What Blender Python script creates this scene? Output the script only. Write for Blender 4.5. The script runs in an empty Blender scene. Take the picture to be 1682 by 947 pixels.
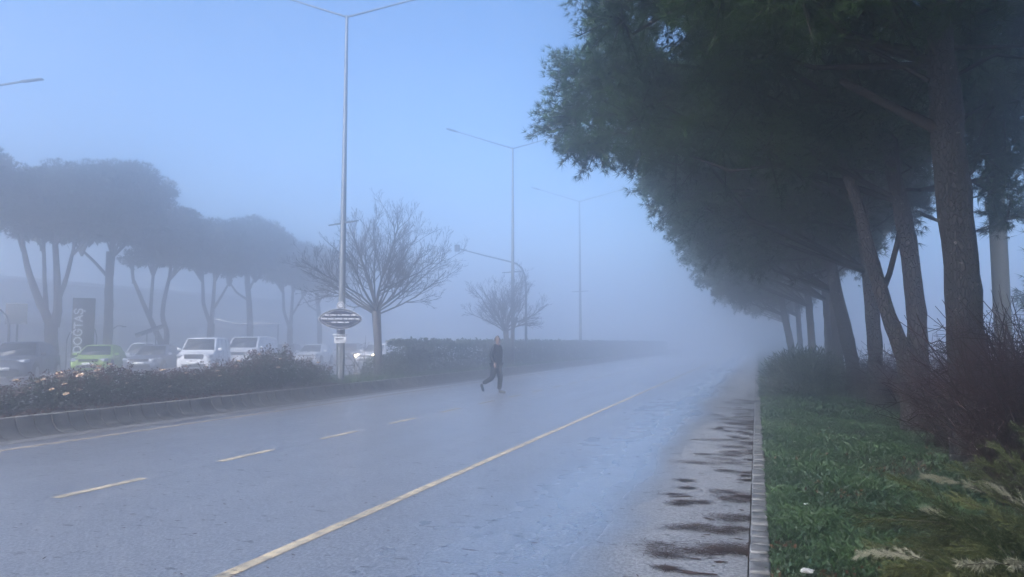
import bpy, bmesh, math, random
import numpy as np
from mathutils import Vector, Matrix
PI = math.pi
R = math.radians
random.seed(5)
rng = np.random.default_rng(11)
S = bpy.context.scene
C = S.collection

# ---------------------------------------------------------------- camera
FPX, CX, CY, CAMZ = 1180.0, 841.0, 473.5, 1.58       # focal length in pixels of a 1682 px wide frame
PITCH = math.atan(88.5 / FPX)
YAW = math.atan(402 / (FPX / math.cos(PITCH)))
cam_d = bpy.data.cameras.new('camera')
cam = bpy.data.objects.new('camera', cam_d)
C.objects.link(cam)
cam_d.sensor_width = 36
cam_d.lens = FPX / 1682 * 36
cam_d.clip_start = 0.05
cam_d.clip_end = 3000
cam.location = (0, 0, CAMZ)
cam.rotation_euler = (R(90) + PITCH, 0, YAW)
S.camera = cam

# ---------------------------------------------------------------- materials
MATS = {}
def mat(name, col, rough=0.6, metal=0.0, spec=0.5, col2=None, scale=4.0, detail=4.0, bump=0.0, bscale=40.0,
        emit=0.0, ecol=None, attr=False, rough2=None, coat=0.0, stretch=None, coat_rough=0.1):
    m = bpy.data.materials.new(name); MATS[name] = m
    m.use_nodes = True
    nt = m.node_tree; N = nt.nodes; K = nt.links
    b = N['Principled BSDF']
    b.inputs['Base Color'].default_value = (*col, 1)
    b.inputs['Roughness'].default_value = rough
    b.inputs['Metallic'].default_value = metal
    b.inputs['Specular IOR Level'].default_value = spec
    b.inputs['Coat Weight'].default_value = coat
    b.inputs['Coat Roughness'].default_value = coat_rough
    vec = None
    if (col2 and not attr) or bump or rough2 is not None:
        tc = N.new('ShaderNodeTexCoord'); vec = tc.outputs['Object']
        if stretch:
            mp = N.new('ShaderNodeMapping'); mp.inputs['Scale'].default_value = stretch
            K.new(vec, mp.inputs['Vector']); vec = mp.outputs['Vector']
    if col2:
        mx = N.new('ShaderNodeMix'); mx.data_type = 'RGBA'
        mx.inputs['A'].default_value = (*col, 1); mx.inputs['B'].default_value = (*col2, 1)
        if attr:
            a = N.new('ShaderNodeAttribute'); a.attribute_name = 'rnd'
            K.new(a.outputs['Fac'], mx.inputs['Factor'])
        else:
            nz = N.new('ShaderNodeTexNoise'); nz.inputs['Scale'].default_value = scale
            nz.inputs['Detail'].default_value = detail
            K.new(vec, nz.inputs['Vector'])
            rp = N.new('ShaderNodeMapRange'); rp.inputs['From Min'].default_value = .35; rp.inputs['From Max'].default_value = .65
            K.new(nz.outputs['Fac'], rp.inputs['Value'])
            K.new(rp.outputs['Result'], mx.inputs['Factor'])
        K.new(mx.outputs['Result'], b.inputs['Base Color'])
    if rough2 is not None:
        nz = N.new('ShaderNodeTexNoise'); nz.inputs['Scale'].default_value = scale * .6
        K.new(vec, nz.inputs['Vector'])
        rp = N.new('ShaderNodeMapRange'); rp.inputs['From Min'].default_value = .35; rp.inputs['From Max'].default_value = .65
        rp.inputs['To Min'].default_value = rough; rp.inputs['To Max'].default_value = rough2
        K.new(nz.outputs['Fac'], rp.inputs['Value']); K.new(rp.outputs['Result'], b.inputs['Roughness'])
    if bump:
        nz = N.new('ShaderNodeTexNoise'); nz.inputs['Scale'].default_value = bscale; nz.inputs['Detail'].default_value = 6
        K.new(vec, nz.inputs['Vector'])
        bp = N.new('ShaderNodeBump'); bp.inputs['Strength'].default_value = bump; bp.inputs['Distance'].default_value = .02
        K.new(nz.outputs['Fac'], bp.inputs['Height']); K.new(bp.outputs['Normal'], b.inputs['Normal'])
    if emit:
        b.inputs['Emission Color'].default_value = (*(ecol or col), 1)
        b.inputs['Emission Strength'].default_value = emit
    return m

M_SOIL = mat('wet_soil', (.045, .033, .027), .8, col2=(.02, .016, .013), scale=6, bump=.6, bscale=25)
M_VERGE = mat('verge_soil', (.022, .035, .015), .85, col2=(.035, .026, .016), scale=2.2, bump=.7, bscale=30)
M_GROUND = mat('far_ground', (.10, .105, .10), .7, col2=(.07, .075, .07), scale=.4)
M_PAVE = mat('paving', (.20, .20, .20), .55, col2=(.14, .14, .14), scale=1.5, bump=.2, bscale=20)
M_APRON = mat('gutter_concrete', (.17, .165, .16), .45, col2=(.10, .10, .10), scale=5, bump=.35, bscale=40)
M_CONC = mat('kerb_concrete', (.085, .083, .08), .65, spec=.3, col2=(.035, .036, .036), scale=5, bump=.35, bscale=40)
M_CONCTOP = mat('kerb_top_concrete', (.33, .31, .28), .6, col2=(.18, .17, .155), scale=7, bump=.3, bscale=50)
M_VKERB = mat('verge_kerb_concrete', (.21, .21, .21), .45, col2=(.09, .09, .09), scale=8, bump=.5, bscale=35)
M_GAP = mat('joint_dark', (.012, .012, .013), .9)
M_GRASS = mat('grass_blade', (.010, .034, .014), .5, spec=.4, col2=(.058, .108, .036), attr=True)
M_WEED = mat('weed_leaf', (.022, .06, .034), .5, spec=.4, col2=(.055, .10, .058), attr=True)
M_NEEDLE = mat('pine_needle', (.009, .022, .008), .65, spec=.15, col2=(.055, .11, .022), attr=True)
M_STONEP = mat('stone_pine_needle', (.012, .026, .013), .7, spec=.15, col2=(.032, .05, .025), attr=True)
M_ROSELEAF = mat('rose_leaf', (.007, .019, .009), .6, spec=.15, col2=(.020, .042, .020), attr=True)
M_ROSERED = mat('rose_young_leaf', (.045, .018, .014), .6, spec=.2, col2=(.085, .035, .028), attr=True)
M_PETAL = mat('rose_petal', (.50, .30, .20), .6, col2=(.62, .53, .36), attr=True)
M_HEDGE = mat('hedge_leaf', (.018, .034, .020), .6, col2=(.05, .066, .04), attr=True)
M_JUNI = mat('conifer_spray', (.012, .024, .009), .65, spec=.15, col2=(.13, .14, .055), attr=True)
M_STRAW = mat('straw_tip', (.30, .29, .22), .7, spec=.2, col2=(.16, .16, .10), attr=True)
M_TWIG = mat('bare_twig', (.018, .011, .012), .7, spec=.2, col2=(.058, .032, .032), attr=True)
M_GREYTWIG = mat('grey_twig', (.055, .048, .047), .65, col2=(.035, .03, .03), scale=8)
M_STEM = mat('rose_stem', (.05, .045, .025), .6)
M_LITTER = mat('pine_litter', (.06, .028, .016), .75, col2=(.024, .013, .010), attr=True)
M_DEADLEAF = mat('dead_leaf', (.13, .055, .028), .8, spec=.2, col2=(.055, .028, .018), attr=True)
M_GALV = mat('galvanised_steel', (.13, .14, .15), .45, .5, col2=(.10, .11, .12), scale=3)
M_GALVD = mat('painted_steel_dark', (.05, .055, .06), .5, .2)
M_PAINTY = mat('yellow_line_paint', (.52, .43, .28), .5, col2=(.20, .18, .14), scale=7, detail=12, bump=.3, bscale=60)
M_PAINTW = mat('worn_edge_paint', (.42, .33, .22), .5, col2=(.16, .14, .12), scale=6, detail=8)
M_GLASS = mat('car_glass', (.02, .025, .03), .2, spec=.45)
M_TYRE = mat('tyre_rubber', (.018, .018, .018), .8)
M_RIM = mat('alloy_rim', (.30, .31, .32), .35, .8)
M_BLACK = mat('black_trim', (.02, .02, .022), .5)
M_PLATE = mat('number_plate', (.75, .75, .73), .4)
M_LENS = mat('headlamp_lens', (.34, .36, .40), .3, spec=.5)
M_LIT = mat('lit_headlamp', (1, .85, .6), .3, emit=5, ecol=(1, .80, .50))
M_SIGNNAVY = mat('sign_navy', (.014, .018, .040), .7, spec=.15)
M_WHITE = mat('sign_white', (.45, .46, .48), .6, spec=.3)
M_TOTEM = mat('totem_panel', (.012, .013, .016), .7, spec=.15)
M_LETTER = mat('totem_letter', (.62, .63, .65), .5)
M_WALL = mat('shop_wall', (.30, .31, .32), .7, col2=(.25, .26, .27), scale=.6)
M_SHOPGLASS = mat('shop_glass', (.04, .05, .06), .1, spec=.8)
M_ROOF = mat('awning_sheet', (.45, .46, .47), .5)
M_RED = mat('red_board', (.55, .03, .02), .5)
M_PANEL = mat('dark_panel', (.03, .035, .045), .3)
M_POLEC = mat('pole_concrete', (.16, .165, .15), .7, col2=(.11, .115, .10), scale=3)
M_SKIN = mat('skin', (.19, .12, .10), .6, spec=.2)
M_JACKET = mat('dark_jacket', (.007, .008, .010), .9, spec=.1, col2=(.018, .019, .024), scale=8)
M_TROUS = mat('dark_trousers', (.007, .008, .010), .9, spec=.1)
M_SHOE = mat('black_shoe', (.01, .01, .01), .4)
M_HAIR = mat('grey_brown_hair', (.045, .035, .03), .6)
M_LITTERW = mat('white_paper', (.48, .48, .46), .8, bump=.6, bscale=30)

def bark(name, c1, c2, fleck, sc):
    m = bpy.data.materials.new(name); m.use_nodes = True
    nt = m.node_tree; N = nt.nodes; K = nt.links; b = N['Principled BSDF']
    tc = N.new('ShaderNodeTexCoord'); mp = N.new('ShaderNodeMapping'); mp.inputs['Scale'].default_value = (1, 1, .38)
    K.new(tc.outputs['Object'], mp.inputs['Vector'])
    nz = N.new('ShaderNodeTexNoise'); nz.inputs['Scale'].default_value = 5; nz.inputs['Detail'].default_value = 5
    K.new(mp.outputs['Vector'], nz.inputs['Vector'])
    mv = N.new('ShaderNodeVectorMath'); mv.operation = 'MULTIPLY_ADD'
    mv.inputs[1].default_value = (.12, .12, .12)
    K.new(nz.outputs['Color'], mv.inputs[0]); K.new(mp.outputs['Vector'], mv.inputs[2])
    vo = N.new('ShaderNodeTexVoronoi'); vo.feature = 'DISTANCE_TO_EDGE'; vo.inputs['Scale'].default_value = sc
    K.new(mv.outputs['Vector'], vo.inputs['Vector'])
    rp = N.new('ShaderNodeMapRange'); rp.inputs['From Min'].default_value = 0; rp.inputs['From Max'].default_value = .16
    K.new(vo.outputs['Distance'], rp.inputs['Value'])
    mx = N.new('ShaderNodeMix'); mx.data_type = 'RGBA'
    mx.inputs['A'].default_value = (*c1, 1); mx.inputs['B'].default_value = (*c2, 1)
    K.new(rp.outputs['Result'], mx.inputs['Factor'])
    n2 = N.new('ShaderNodeTexNoise'); n2.inputs['Scale'].default_value = 17; n2.inputs['Detail'].default_value = 3
    K.new(tc.outputs['Object'], n2.inputs['Vector'])
    r2 = N.new('ShaderNodeMapRange'); r2.inputs['From Min'].default_value = .66; r2.inputs['From Max'].default_value = .72
    K.new(n2.outputs['Fac'], r2.inputs['Value'])
    m2 = N.new('ShaderNodeMix'); m2.data_type = 'RGBA'
    K.new(mx.outputs['Result'], m2.inputs['A']); m2.inputs['B'].default_value = (*fleck, 1)
    K.new(r2.outputs['Result'], m2.inputs['Factor'])
    K.new(m2.outputs['Result'], b.inputs['Base Color'])
    b.inputs['Roughness'].default_value = .75
    bp = N.new('ShaderNodeBump'); bp.inputs['Strength'].default_value = 1; bp.inputs['Distance'].default_value = .03
    K.new(rp.outputs['Result'], bp.inputs['Height']); K.new(bp.outputs['Normal'], b.inputs['Normal'])
    return m
M_BARK = bark('pine_bark', (.007, .006, .006), (.020, .0155, .0145), (.20, .17, .15), 26)
M_BARKR = bark('reddish_pine_bark', (.012, .0095, .009), (.042, .030, .026), (.22, .17, .15), 20)
M_LIMB = mat('pine_limb', (.014, .011, .010), .85, spec=.2, col2=(.024, .018, .015), scale=9, bump=.5, bscale=30)

def wet_road():
    m = bpy.data.materials.new('wet_asphalt'); m.use_nodes = True
    nt = m.node_tree; N = nt.nodes; K = nt.links; b = N['Principled BSDF']
    tc = N.new('ShaderNodeTexCoord'); P = tc.outputs['Object']
    sx = N.new('ShaderNodeSeparateXYZ'); K.new(P, sx.inputs[0])
    def noise(scale, detail=4, vec=P):
        n = N.new('ShaderNodeTexNoise'); n.inputs['Scale'].default_value = scale; n.inputs['Detail'].default_value = detail
        K.new(vec, n.inputs['Vector']); return n.outputs['Fac']
    def rng_(v, a, c, lo, hi, smooth=False):
        r = N.new('ShaderNodeMapRange'); r.inputs['From Min'].default_value = a; r.inputs['From Max'].default_value = c
        r.inputs['To Min'].default_value = lo; r.inputs['To Max'].default_value = hi
        if smooth: r.interpolation_type = 'SMOOTHSTEP'
        K.new(v, r.inputs['Value']); return r.outputs['Result']
    def math_(op, a, c):
        n = N.new('ShaderNodeMath'); n.operation = op
        for i, v in enumerate((a, c)):
            if isinstance(v, (int, float)): n.inputs[i].default_value = v
            else: K.new(v, n.inputs[i])
        return n.outputs[0]
    big = noise(.35, 3); grain = noise(38, 6); mid = noise(2.5, 5)
    st = N.new('ShaderNodeMapping'); st.inputs['Scale'].default_value = (1, .12, 1); K.new(P, st.inputs['Vector'])
    lane = noise(1.6, 4, st.outputs['Vector'])
    # the aggregate shows: colour
    mx = N.new('ShaderNodeMix'); mx.data_type = 'RGBA'
    mx.inputs['A'].default_value = (.045, .046, .048, 1); mx.inputs['B'].default_value = (.20, .20, .205, 1)
    K.new(rng_(math_('ADD', math_('MULTIPLY', grain, .7), math_('MULTIPLY', noise(16, 5), .3)), .43, .57, 0, 1), mx.inputs['Factor'])
    # drained asphalt by the kerb is paler; small pits and tar specks everywhere, drawn out across the lanes
    wob = math_('ADD', sx.outputs['X'], math_('ADD', math_('MULTIPLY', math_('SUBTRACT', big, .5), .9), math_('MULTIPLY', math_('SUBTRACT', mid, .5), .5)))
    dry = rng_(wob, -1.45, -.75, 0, 1, True)
    md = N.new('ShaderNodeMix'); md.data_type = 'RGBA'; md.blend_type = 'ADD'
    K.new(math_('MULTIPLY', dry, .55), md.inputs['Factor']); K.new(mx.outputs['Result'], md.inputs['A']); md.inputs['B'].default_value = (.20, .215, .23, 1)
    s2 = N.new('ShaderNodeMapping'); s2.inputs['Scale'].default_value = (5, 11, 1); K.new(P, s2.inputs['Vector'])
    pits = rng_(noise(1.0, 6, s2.outputs['Vector']), .635, .68, 0, .75)
    mp_ = N.new('ShaderNodeMix'); mp_.data_type = 'RGBA'
    K.new(pits, mp_.inputs['Factor']); K.new(md.outputs['Result'], mp_.inputs['A']); mp_.inputs['B'].default_value = (.03, .028, .028, 1)
    K.new(mp_.outputs['Result'], b.inputs['Base Color'])
    # thin film of water along a wheel track, drained strip by the kerb
    a = rng_(wob, -3.0, -1.7, 0, 1, True); c = rng_(wob, -1.6, -.9, 1, 0, True)
    film = math_('MULTIPLY', a, c)
    wet = rng_(math_('ADD', math_('MULTIPLY', lane, .6), math_('MULTIPLY', mid, .4)), .38, .62, 0, 1)
    ro = math_('SUBTRACT', .40, math_('MULTIPLY', wet, .12))
    ro = math_('SUBTRACT', ro, math_('MULTIPLY', film, .10))
    ro = math_('ADD', ro, math_('MULTIPLY', dry, .26))
    K.new(ro, b.inputs['Roughness'])
    b.inputs['Specular IOR Level'].default_value = 1.0
    b.inputs['IOR'].default_value = 1.5
    b.inputs['Coat IOR'].default_value = 2.0
    cw = math_('MULTIPLY', math_('MULTIPLY', math_('SUBTRACT', 1.0, math_('MULTIPLY', dry, .9)), math_('SUBTRACT', 1.0, pits)), math_('ADD', .80, math_('MULTIPLY', film, .2)))
    K.new(cw, b.inputs['Coat Weight'])
    K.new(math_('SUBTRACT', .36, math_('MULTIPLY', film, .09)), b.inputs['Coat Roughness'])
    bp = N.new('ShaderNodeBump'); bp.inputs['Distance'].default_value = .010
    K.new(rng_(film, 0, 1, 1.0, .55), bp.inputs['Strength'])
    K.new(grain, bp.inputs['Height']); K.new(bp.outputs['Normal'], b.inputs['Normal'])
    return m
M_ROAD = wet_road()
M_ROAD2 = mat('damp_asphalt', (.07, .07, .07), .35, spec=.7, col2=(.10, .10, .10), scale=1.2, bump=.3, bscale=50, coat=.6)

# ---------------------------------------------------------------- mesh helpers
class Geo:
    """collects vertices and faces; build() links them as ONE mesh object"""
    def __init__(s): s.V = []; s.F = []; s.R = []; s.n = 0
    def add(s, V, F, rnd=.5):
        V = np.asarray(V, float).reshape(-1, 3); F = np.asarray(F, int)
        s.V.append(V); s.F.append(F + s.n); s.n += len(V)
        s.R.append(np.broadcast_to(np.asarray(rnd, float), (len(V),)))
        return s
    def box(s, c, d, rz=0, rnd=.5):
        x, y, z = [q / 2 for q in d]
        V = np.array([(-x,-y,-z),(x,-y,-z),(x,y,-z),(-x,y,-z),(-x,-y,z),(x,-y,z),(x,y,z),(-x,y,z)])
        if rz:
            a, b = math.cos(rz), math.sin(rz); V = np.stack([V[:,0]*a-V[:,1]*b, V[:,0]*b+V[:,1]*a, V[:,2]], 1)
        return s.add(V + np.array(c), [(0,3,2,1),(4,5,6,7),(0,1,5,4),(1,2,6,5),(2,3,7,6),(3,0,4,7)], rnd)
    def tube(s, pts, rad, sides=6, rough=0, rnd=.5, cap=True):
        P = np.asarray(pts, float); n = len(P)
        rad = np.broadcast_to(np.asarray(rad, float), (n,))
        T = np.gradient(P, axis=0); T /= np.linalg.norm(T, axis=1)[:, None] + 1e-9
        up = np.array([0., 0, 1]) if abs(T[0][2]) < .9 else np.array([1., 0, 0])
        A = np.cross(T, up); A /= np.linalg.norm(A, axis=1)[:, None] + 1e-9
        B = np.cross(T, A)
        th = np.arange(sides) * 2 * PI / sides
        rr = rad[:, None] * (1 + (rng.normal(0, rough, (n, sides)) if rough else 0))
        V = P[:, None, :] + rr[..., None] * (A[:, None, :] * np.cos(th)[None, :, None] + B[:, None, :] * np.sin(th)[None, :, None])
        i = np.arange(n - 1)[:, None] * sides; j = np.arange(sides)[None, :]; k = (j + 1) % sides
        F = np.stack([i + j, i + k, i + sides + k, i + sides + j], -1).reshape(-1, 4)
        s.add(V.reshape(-1, 3), F, rnd)
        if cap and sides > 3:
            for r0, flip in ((0, 0), (n - 1, 1)):
                ring = list(V[r0]); 
                s.add(ring, [list(range(sides))[::-1 if not flip else 1]], rnd)
        return s
    def bar(s, a, b, w, h=None, rnd=.5):
        return s.tube([a, b], [w / 2, (h or w) / 2], 4, rnd=rnd)
    def poly(s, pts, rnd=.5):
        return s.add(pts, [list(range(len(pts)))], rnd)
    def prism(s, outline, axis, a, b):
        """outline of 2D points pushed along axis from a to b"""
        n = len(outline)
        def p3(q, t): return {'x': (t, q[0], q[1]), 'y': (q[0], t, q[1]), 'z': (q[0], q[1], t)}[axis]
        s.add([p3(q, a) for q in outline] + [p3(q, b) for q in outline], [[i, (i+1) % n, n + (i+1) % n, n + i] for i in range(n)])
        s.add([p3(q, a) for q in outline], [list(range(n))[::-1]]); s.add([p3(q, b) for q in outline], [list(range(n))])
        return s
    def mesh(s, name):
        me = bpy.data.meshes.new(name)
        V = np.concatenate(s.V)
        me.vertices.add(len(V)); me.vertices.foreach_set('co', V.astype(np.float32).ravel())
        lt = np.concatenate([np.full(len(f), f.shape[1]) for f in s.F]); li = np.concatenate([f.ravel() for f in s.F])
        me.loops.add(len(li)); me.loops.foreach_set('vertex_index', li.astype(np.int32))
        me.polygons.add(len(lt)); st = np.concatenate([[0], np.cumsum(lt)[:-1]])
        me.polygons.foreach_set('loop_start', st.astype(np.int32))
        try: me.polygons.foreach_set('loop_total', lt.astype(np.int32))
        except Exception: pass
        at = me.attributes.new('rnd', 'FLOAT', 'POINT'); at.data.foreach_set('value', np.concatenate(s.R).astype(np.float32))
        me.update(calc_edges=True); me.validate()
        return me
    def build(s, name, material, parent=None, smooth=False, bevel=0, subsurf=0):
        me = s.mesh(name); me.materials.append(material)
        if smooth: me.polygons.foreach_set('use_smooth', np.ones(len(me.polygons), bool))
        o = bpy.data.objects.new(name, me); C.objects.link(o); o.parent = parent
        if bevel:
            b = o.modifiers.new('bevel', 'BEVEL'); b.width = bevel; b.segments = 2; b.limit_method = 'ANGLE'
        if subsurf:
            b = o.modifiers.new('sub', 'SUBSURF'); b.levels = subsurf; b.render_levels = subsurf
        return o
    def leaves(s, P, size, aspect=.55, up=.3, jitter=.35, bias=None):
        """diamond leaves at P"""
        P = np.asarray(P); n = len(P)
        d = rng.normal(size=(n, 3)); d[:, 2] += up
        if bias is not None: d += bias
        d /= np.linalg.norm(d, axis=1)[:, None]
        w = np.cross(d, rng.normal(size=(n, 3))); w /= np.linalg.norm(w, axis=1)[:, None]
        L = size * (1 + rng.uniform(-jitter, jitter, n))[:, None]
        V = np.stack([P, P + d * L * .5 + w * L * aspect * .5, P + d * L, P + d * L * .5 - w * L * aspect * .5], 1)
        F = np.arange(4 * n).reshape(n, 4)
        return s.add(V.reshape(-1, 3), F, np.repeat(rng.random(n), 4))
    def needles(s, P, A, k, length, width, spread=1.0, tint=None):
        """k thin needles from each point P, fanning about the axis A"""
        P = np.repeat(P, k, 0); A = np.repeat(A, k, 0); n = len(P)
        d = A + rng.normal(size=(n, 3)) * spread * .55
        d /= np.linalg.norm(d, axis=1)[:, None]
        w = np.cross(d, rng.normal(size=(n, 3))); w /= np.linalg.norm(w, axis=1)[:, None] + 1e-9
        L = length * rng.uniform(.65, 1.15, n)[:, None]; P = P + d * L * .05
        V = np.stack([P - w * width * .5, P + w * width * .5, P + d * L], 1)
        r = rng.random(n) if tint is None else np.clip(np.repeat(tint, k) + rng.normal(0, .18, n), 0, 1)
        return s.add(V.reshape(-1, 3), np.arange(3 * n).reshape(n, 3), np.repeat(r, 3))

def tag(o, label, cat, group=None):
    o['label'] = label; o['category'] = cat
    if group: o['group'] = group
    return o
def thing(name, label, cat, loc=(0, 0, 0), rz=0, group=None):
    o = bpy.data.objects.new(name, None); C.objects.link(o); o.empty_display_size = .3
    o.location = loc; o.rotation_euler = (0, 0, rz)
    return tag(o, label, cat, group)
def struct(name, g, m, kind='structure', **kw):
    o = g.build(name, m, **kw); o['kind'] = kind; return o
def dup(root, loc, rz=0, label=None, scale=1.0):
    r = root.copy(); C.objects.link(r); r.location = loc; r.rotation_euler = (0, 0, rz); r.scale = (scale,) * 3
    if label: r['label'] = label
    for ch in list(root.children):
        c = ch.copy(); C.objects.link(c); c.parent = r
        for g in ch.children:
            d = g.copy(); C.objects.link(d); d.parent = c
    return r
def sheet(x0, x1, y0, y1, z, nx=1, ny=1):
    g = Geo(); xs = np.linspace(x0, x1, nx + 1); ys = np.linspace(y0, y1, ny + 1)
    X, Y = np.meshgrid(xs, ys); V = np.stack([X, Y, np.full_like(X, z)], -1).reshape(-1, 3)
    F = [(j*(nx+1)+i, j*(nx+1)+i+1, (j+1)*(nx+1)+i+1, (j+1)*(nx+1)+i) for j in range(ny) for i in range(nx)]
    return g.add(V, F)
def unit(v):
    v = np.asarray(v, float); return v / (np.linalg.norm(v, axis=-1, keepdims=True) + 1e-9)

# ---------------------------------------------------------------- the setting
struct('ground', sheet(-500, 500, -60, 900, -.03), M_GROUND)
struct('road', sheet(-11.32, -.10, -20, 400, 0), M_ROAD)
struct('far_carriageway', sheet(-27.0, -14.45, -20, 400, 0), M_ROAD2)
struct('parking_apron', sheet(-44, -27.0, -20, 120, .004), M_PAVE)
g = Geo(); y = -3.0
dashes = [5.56 + 2.36 * k for k in range(-3, 26)]
for d0 in dashes:
    g.add([(-6.86,d0,.004),(-6.74,d0,.004),(-6.74,d0+1.12,.004),(-6.86,d0+1.12,.004)], [(0,1,2,3)])
struct('lane_dashes', g, M_PAINTY)
struct('shoulder_line', sheet(-3.515, -3.405, -10, 200, .004), M_PAINTY)
struct('median_edge_line', sheet(-10.55, -10.43, -10, 200, .004), M_PAINTW)
struct('gutter_apron', sheet(-11.36, -10.98, -20, 200, .006), M_APRON)

# concave median kerb in short cast segments with open joints
prof = [(-11.36,.008),(-11.44,.018),(-11.54,.05),(-11.62,.11),(-11.68,.20),(-11.71,.315),(-11.73,.335)]
g = Geo(); gt = Geo()
SEG = .325
for k in range(-8, 300):
    y0, y1 = k * SEG + .02, (k + 1) * SEG - .02
    j = random.uniform(-.006, .006)
    V = [(x + j, y0, z) for x, z in prof] + [(x + j, y1, z) for x, z in prof]
    n = len(prof)
    g.add(V, [(i, n + i, n + i + 1, i + 1) for i in range(n - 1)])
    g.add([(x + j, y0, z) for x, z in prof] + [(-11.86, y0, .335), (-11.86, y0, 0)], [list(range(n + 2))[::-1]])
    g.add([(x + j, y1, z) for x, z in prof] + [(-11.86, y1, .335), (-11.86, y1, 0)], [list(range(n + 2))])
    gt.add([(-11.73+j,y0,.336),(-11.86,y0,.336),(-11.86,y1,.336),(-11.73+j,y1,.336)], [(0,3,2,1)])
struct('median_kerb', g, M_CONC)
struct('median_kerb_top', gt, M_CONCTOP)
b = Geo()
b.add([(-11.42,-4,.004),(-11.60,-4,.06),(-11.72,-4,.20),(-11.75,-4,.32),(-11.42,100,.004),(-11.60,100,.06),(-11.72,100,.20),(-11.75,100,.32)], [(0,4,5,1),(1,5,6,2),(2,6,7,3)])
struct('median_kerb_joint', b, M_GAP)
# bed of the median, a low mound of soil
g = Geo(); xs = [-11.87,-12.1,-12.6,-13.2,-13.8,-14.2]; zs = [.29,.31,.36,.38,.34,.28]
ys = np.linspace(-6, 200, 500)
V = [(x, yy, z + random.uniform(-.02,.02)) for yy in ys for x, z in zip(xs, zs)]
F = [(j*6+i, j*6+i+1, (j+1)*6+i+1, (j+1)*6+i)[::-1] for j in range(len(ys)-1) for i in range(5)]
g.add(V, F); struct('median_bed', g, M_SOIL, smooth=True)
struct('far_median_kerb', Geo().box((-14.33, 97, .12), (.26, 206, .40)), M_CONC)

# right hand kerb of short concrete blocks, then the verge
g = Geo(); yy = -2.0
while yy < 90:
    L = random.uniform(.20, .27)
    dz = random.uniform(-.006, .006); dx = random.uniform(-.004, .004)
    g.box((-.015 + dx, yy + L / 2, .03 + dz), (.135, L - .034, .14))
    yy += L
struct('verge_kerb', g, M_VKERB, bevel=.012)
struct('verge_kerb_joint', Geo().box((-.012, 44, .025), (.11, 94, .10)), M_GAP)
xs = np.linspace(.055, 6.5, 28); ys = np.linspace(-3, 120, 320)
def verge_z(x, y):
    return .075 + .10 * (1 - np.exp(-x / 1.2)) + .025 * np.sin(x * 2.3 + y * .9) * np.minimum(1, x) + .02 * np.sin(y * 2.1 + x * 3.1) * np.minimum(1, x)
X, Y = np.meshgrid(xs, ys); Z = verge_z(X, Y)
F = [(j*28+i, j*28+i+1, (j+1)*28+i+1, (j+1)*28+i) for j in range(319) for i in range(27)]
struct('verge', Geo().add(np.stack([X,Y,Z],-1).reshape(-1,3), F), M_VERGE, smooth=True)
struct('side_path', sheet(6.5, 60, -20, 300, .01), M_PAVE)

# ---------------------------------------------------------------- stuff on the ground
def grass_patch(n, x0, x1, y0, y1, h, w, holes=0.25):
    x = x0 + (x1 - x0) * rng.random(n); y = y0 + (y1 - y0) * rng.random(n)
    keep = (np.sin(x * 3.1 + 1.3 * np.sin(y * 1.7)) + np.sin(y * 2.3 + x) + rng.normal(0, .8, n)) > -1.5 + holes
    return x[keep], y[keep]
g = Geo()
for n, y0, y1, h, w, x1 in ((105000, 3.2, 7.5, .045, .0042, 2.7), (80000, 7.5, 15, .055, .0075, 3.2), (36000, 15, 32, .08, .02, 4.0), (12000, 32, 60, .10, .04, 4.5)):
    x, y = grass_patch(n, .06, x1, y0, y1, h, w)
    m = len(x); z = verge_z(x, y) - .008
    P = np.stack([x, y, z], 1)
    d = rng.normal(size=(m, 3)) * .55; d[:, 2] = 1; d = unit(d)
    wv = np.cross(d, rng.normal(size=(m, 3))); wv = unit(wv)
    patch = .5 + .3 * np.sin(x * 4.2 + y * 1.9) + .25 * np.sin(y * 5.1 - x * 2)
    L = (h * rng.uniform(.4, 1.4, m) * (0.7 + .6 * patch))[:, None]
    bend = rng.normal(size=(m, 3)) * .35; bend[:, 2] = 0
    V = np.stack([P - wv * w * .5, P + wv * w * .5, P + d * L * .6 + wv * w * .3, P + (d + bend) * L], 1)
    g.add(V.reshape(-1, 3), np.arange(4 * m).reshape(m, 4), np.repeat(np.clip(patch * .6 + rng.normal(.1, .22, m), 0, 1), 4))
struct('grass', g, M_GRASS, 'stuff')
g = Geo()     # broad weeds among the grass, in clumps
for k in range(190):
    x = random.uniform(.2, 2.3); y = random.choice((random.uniform(3.6, 9), random.uniform(4, 16)))
    n = random.randint(12, 40); r = random.uniform(.06, .2)
    px = x + rng.normal(0, r, n); py = y + rng.normal(0, r, n); px = np.maximum(px, .08)
    P = np.stack([px, py, verge_z(px, py) + rng.uniform(.01, .05, n)], 1)
    g.leaves(P, .026, .7, up=.6)
struct('weeds', g, M_WEED, 'stuff')
g = Geo()     # grass of the median beyond the roses
n = 26000
x = rng.uniform(-14.15, -11.87, n); y = 19.2 + 40 * rng.random(n) ** 1.5
P = np.stack([x, y, np.full(n, .33)], 1); d = rng.normal(size=(n, 3)) * .5; d[:, 2] = 1; d = unit(d); wv = unit(np.cross(d, rng.normal(size=(n, 3))))
L = rng.uniform(.06, .16, n)[:, None]
g.add(np.stack([P - wv * .012, P + wv * .012, P + d * L], 1).reshape(-1, 3), np.arange(3 * n).reshape(n, 3), np.repeat(rng.random(n), 3))
struct('median_grass', g, M_GRASS, 'stuff')

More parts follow.
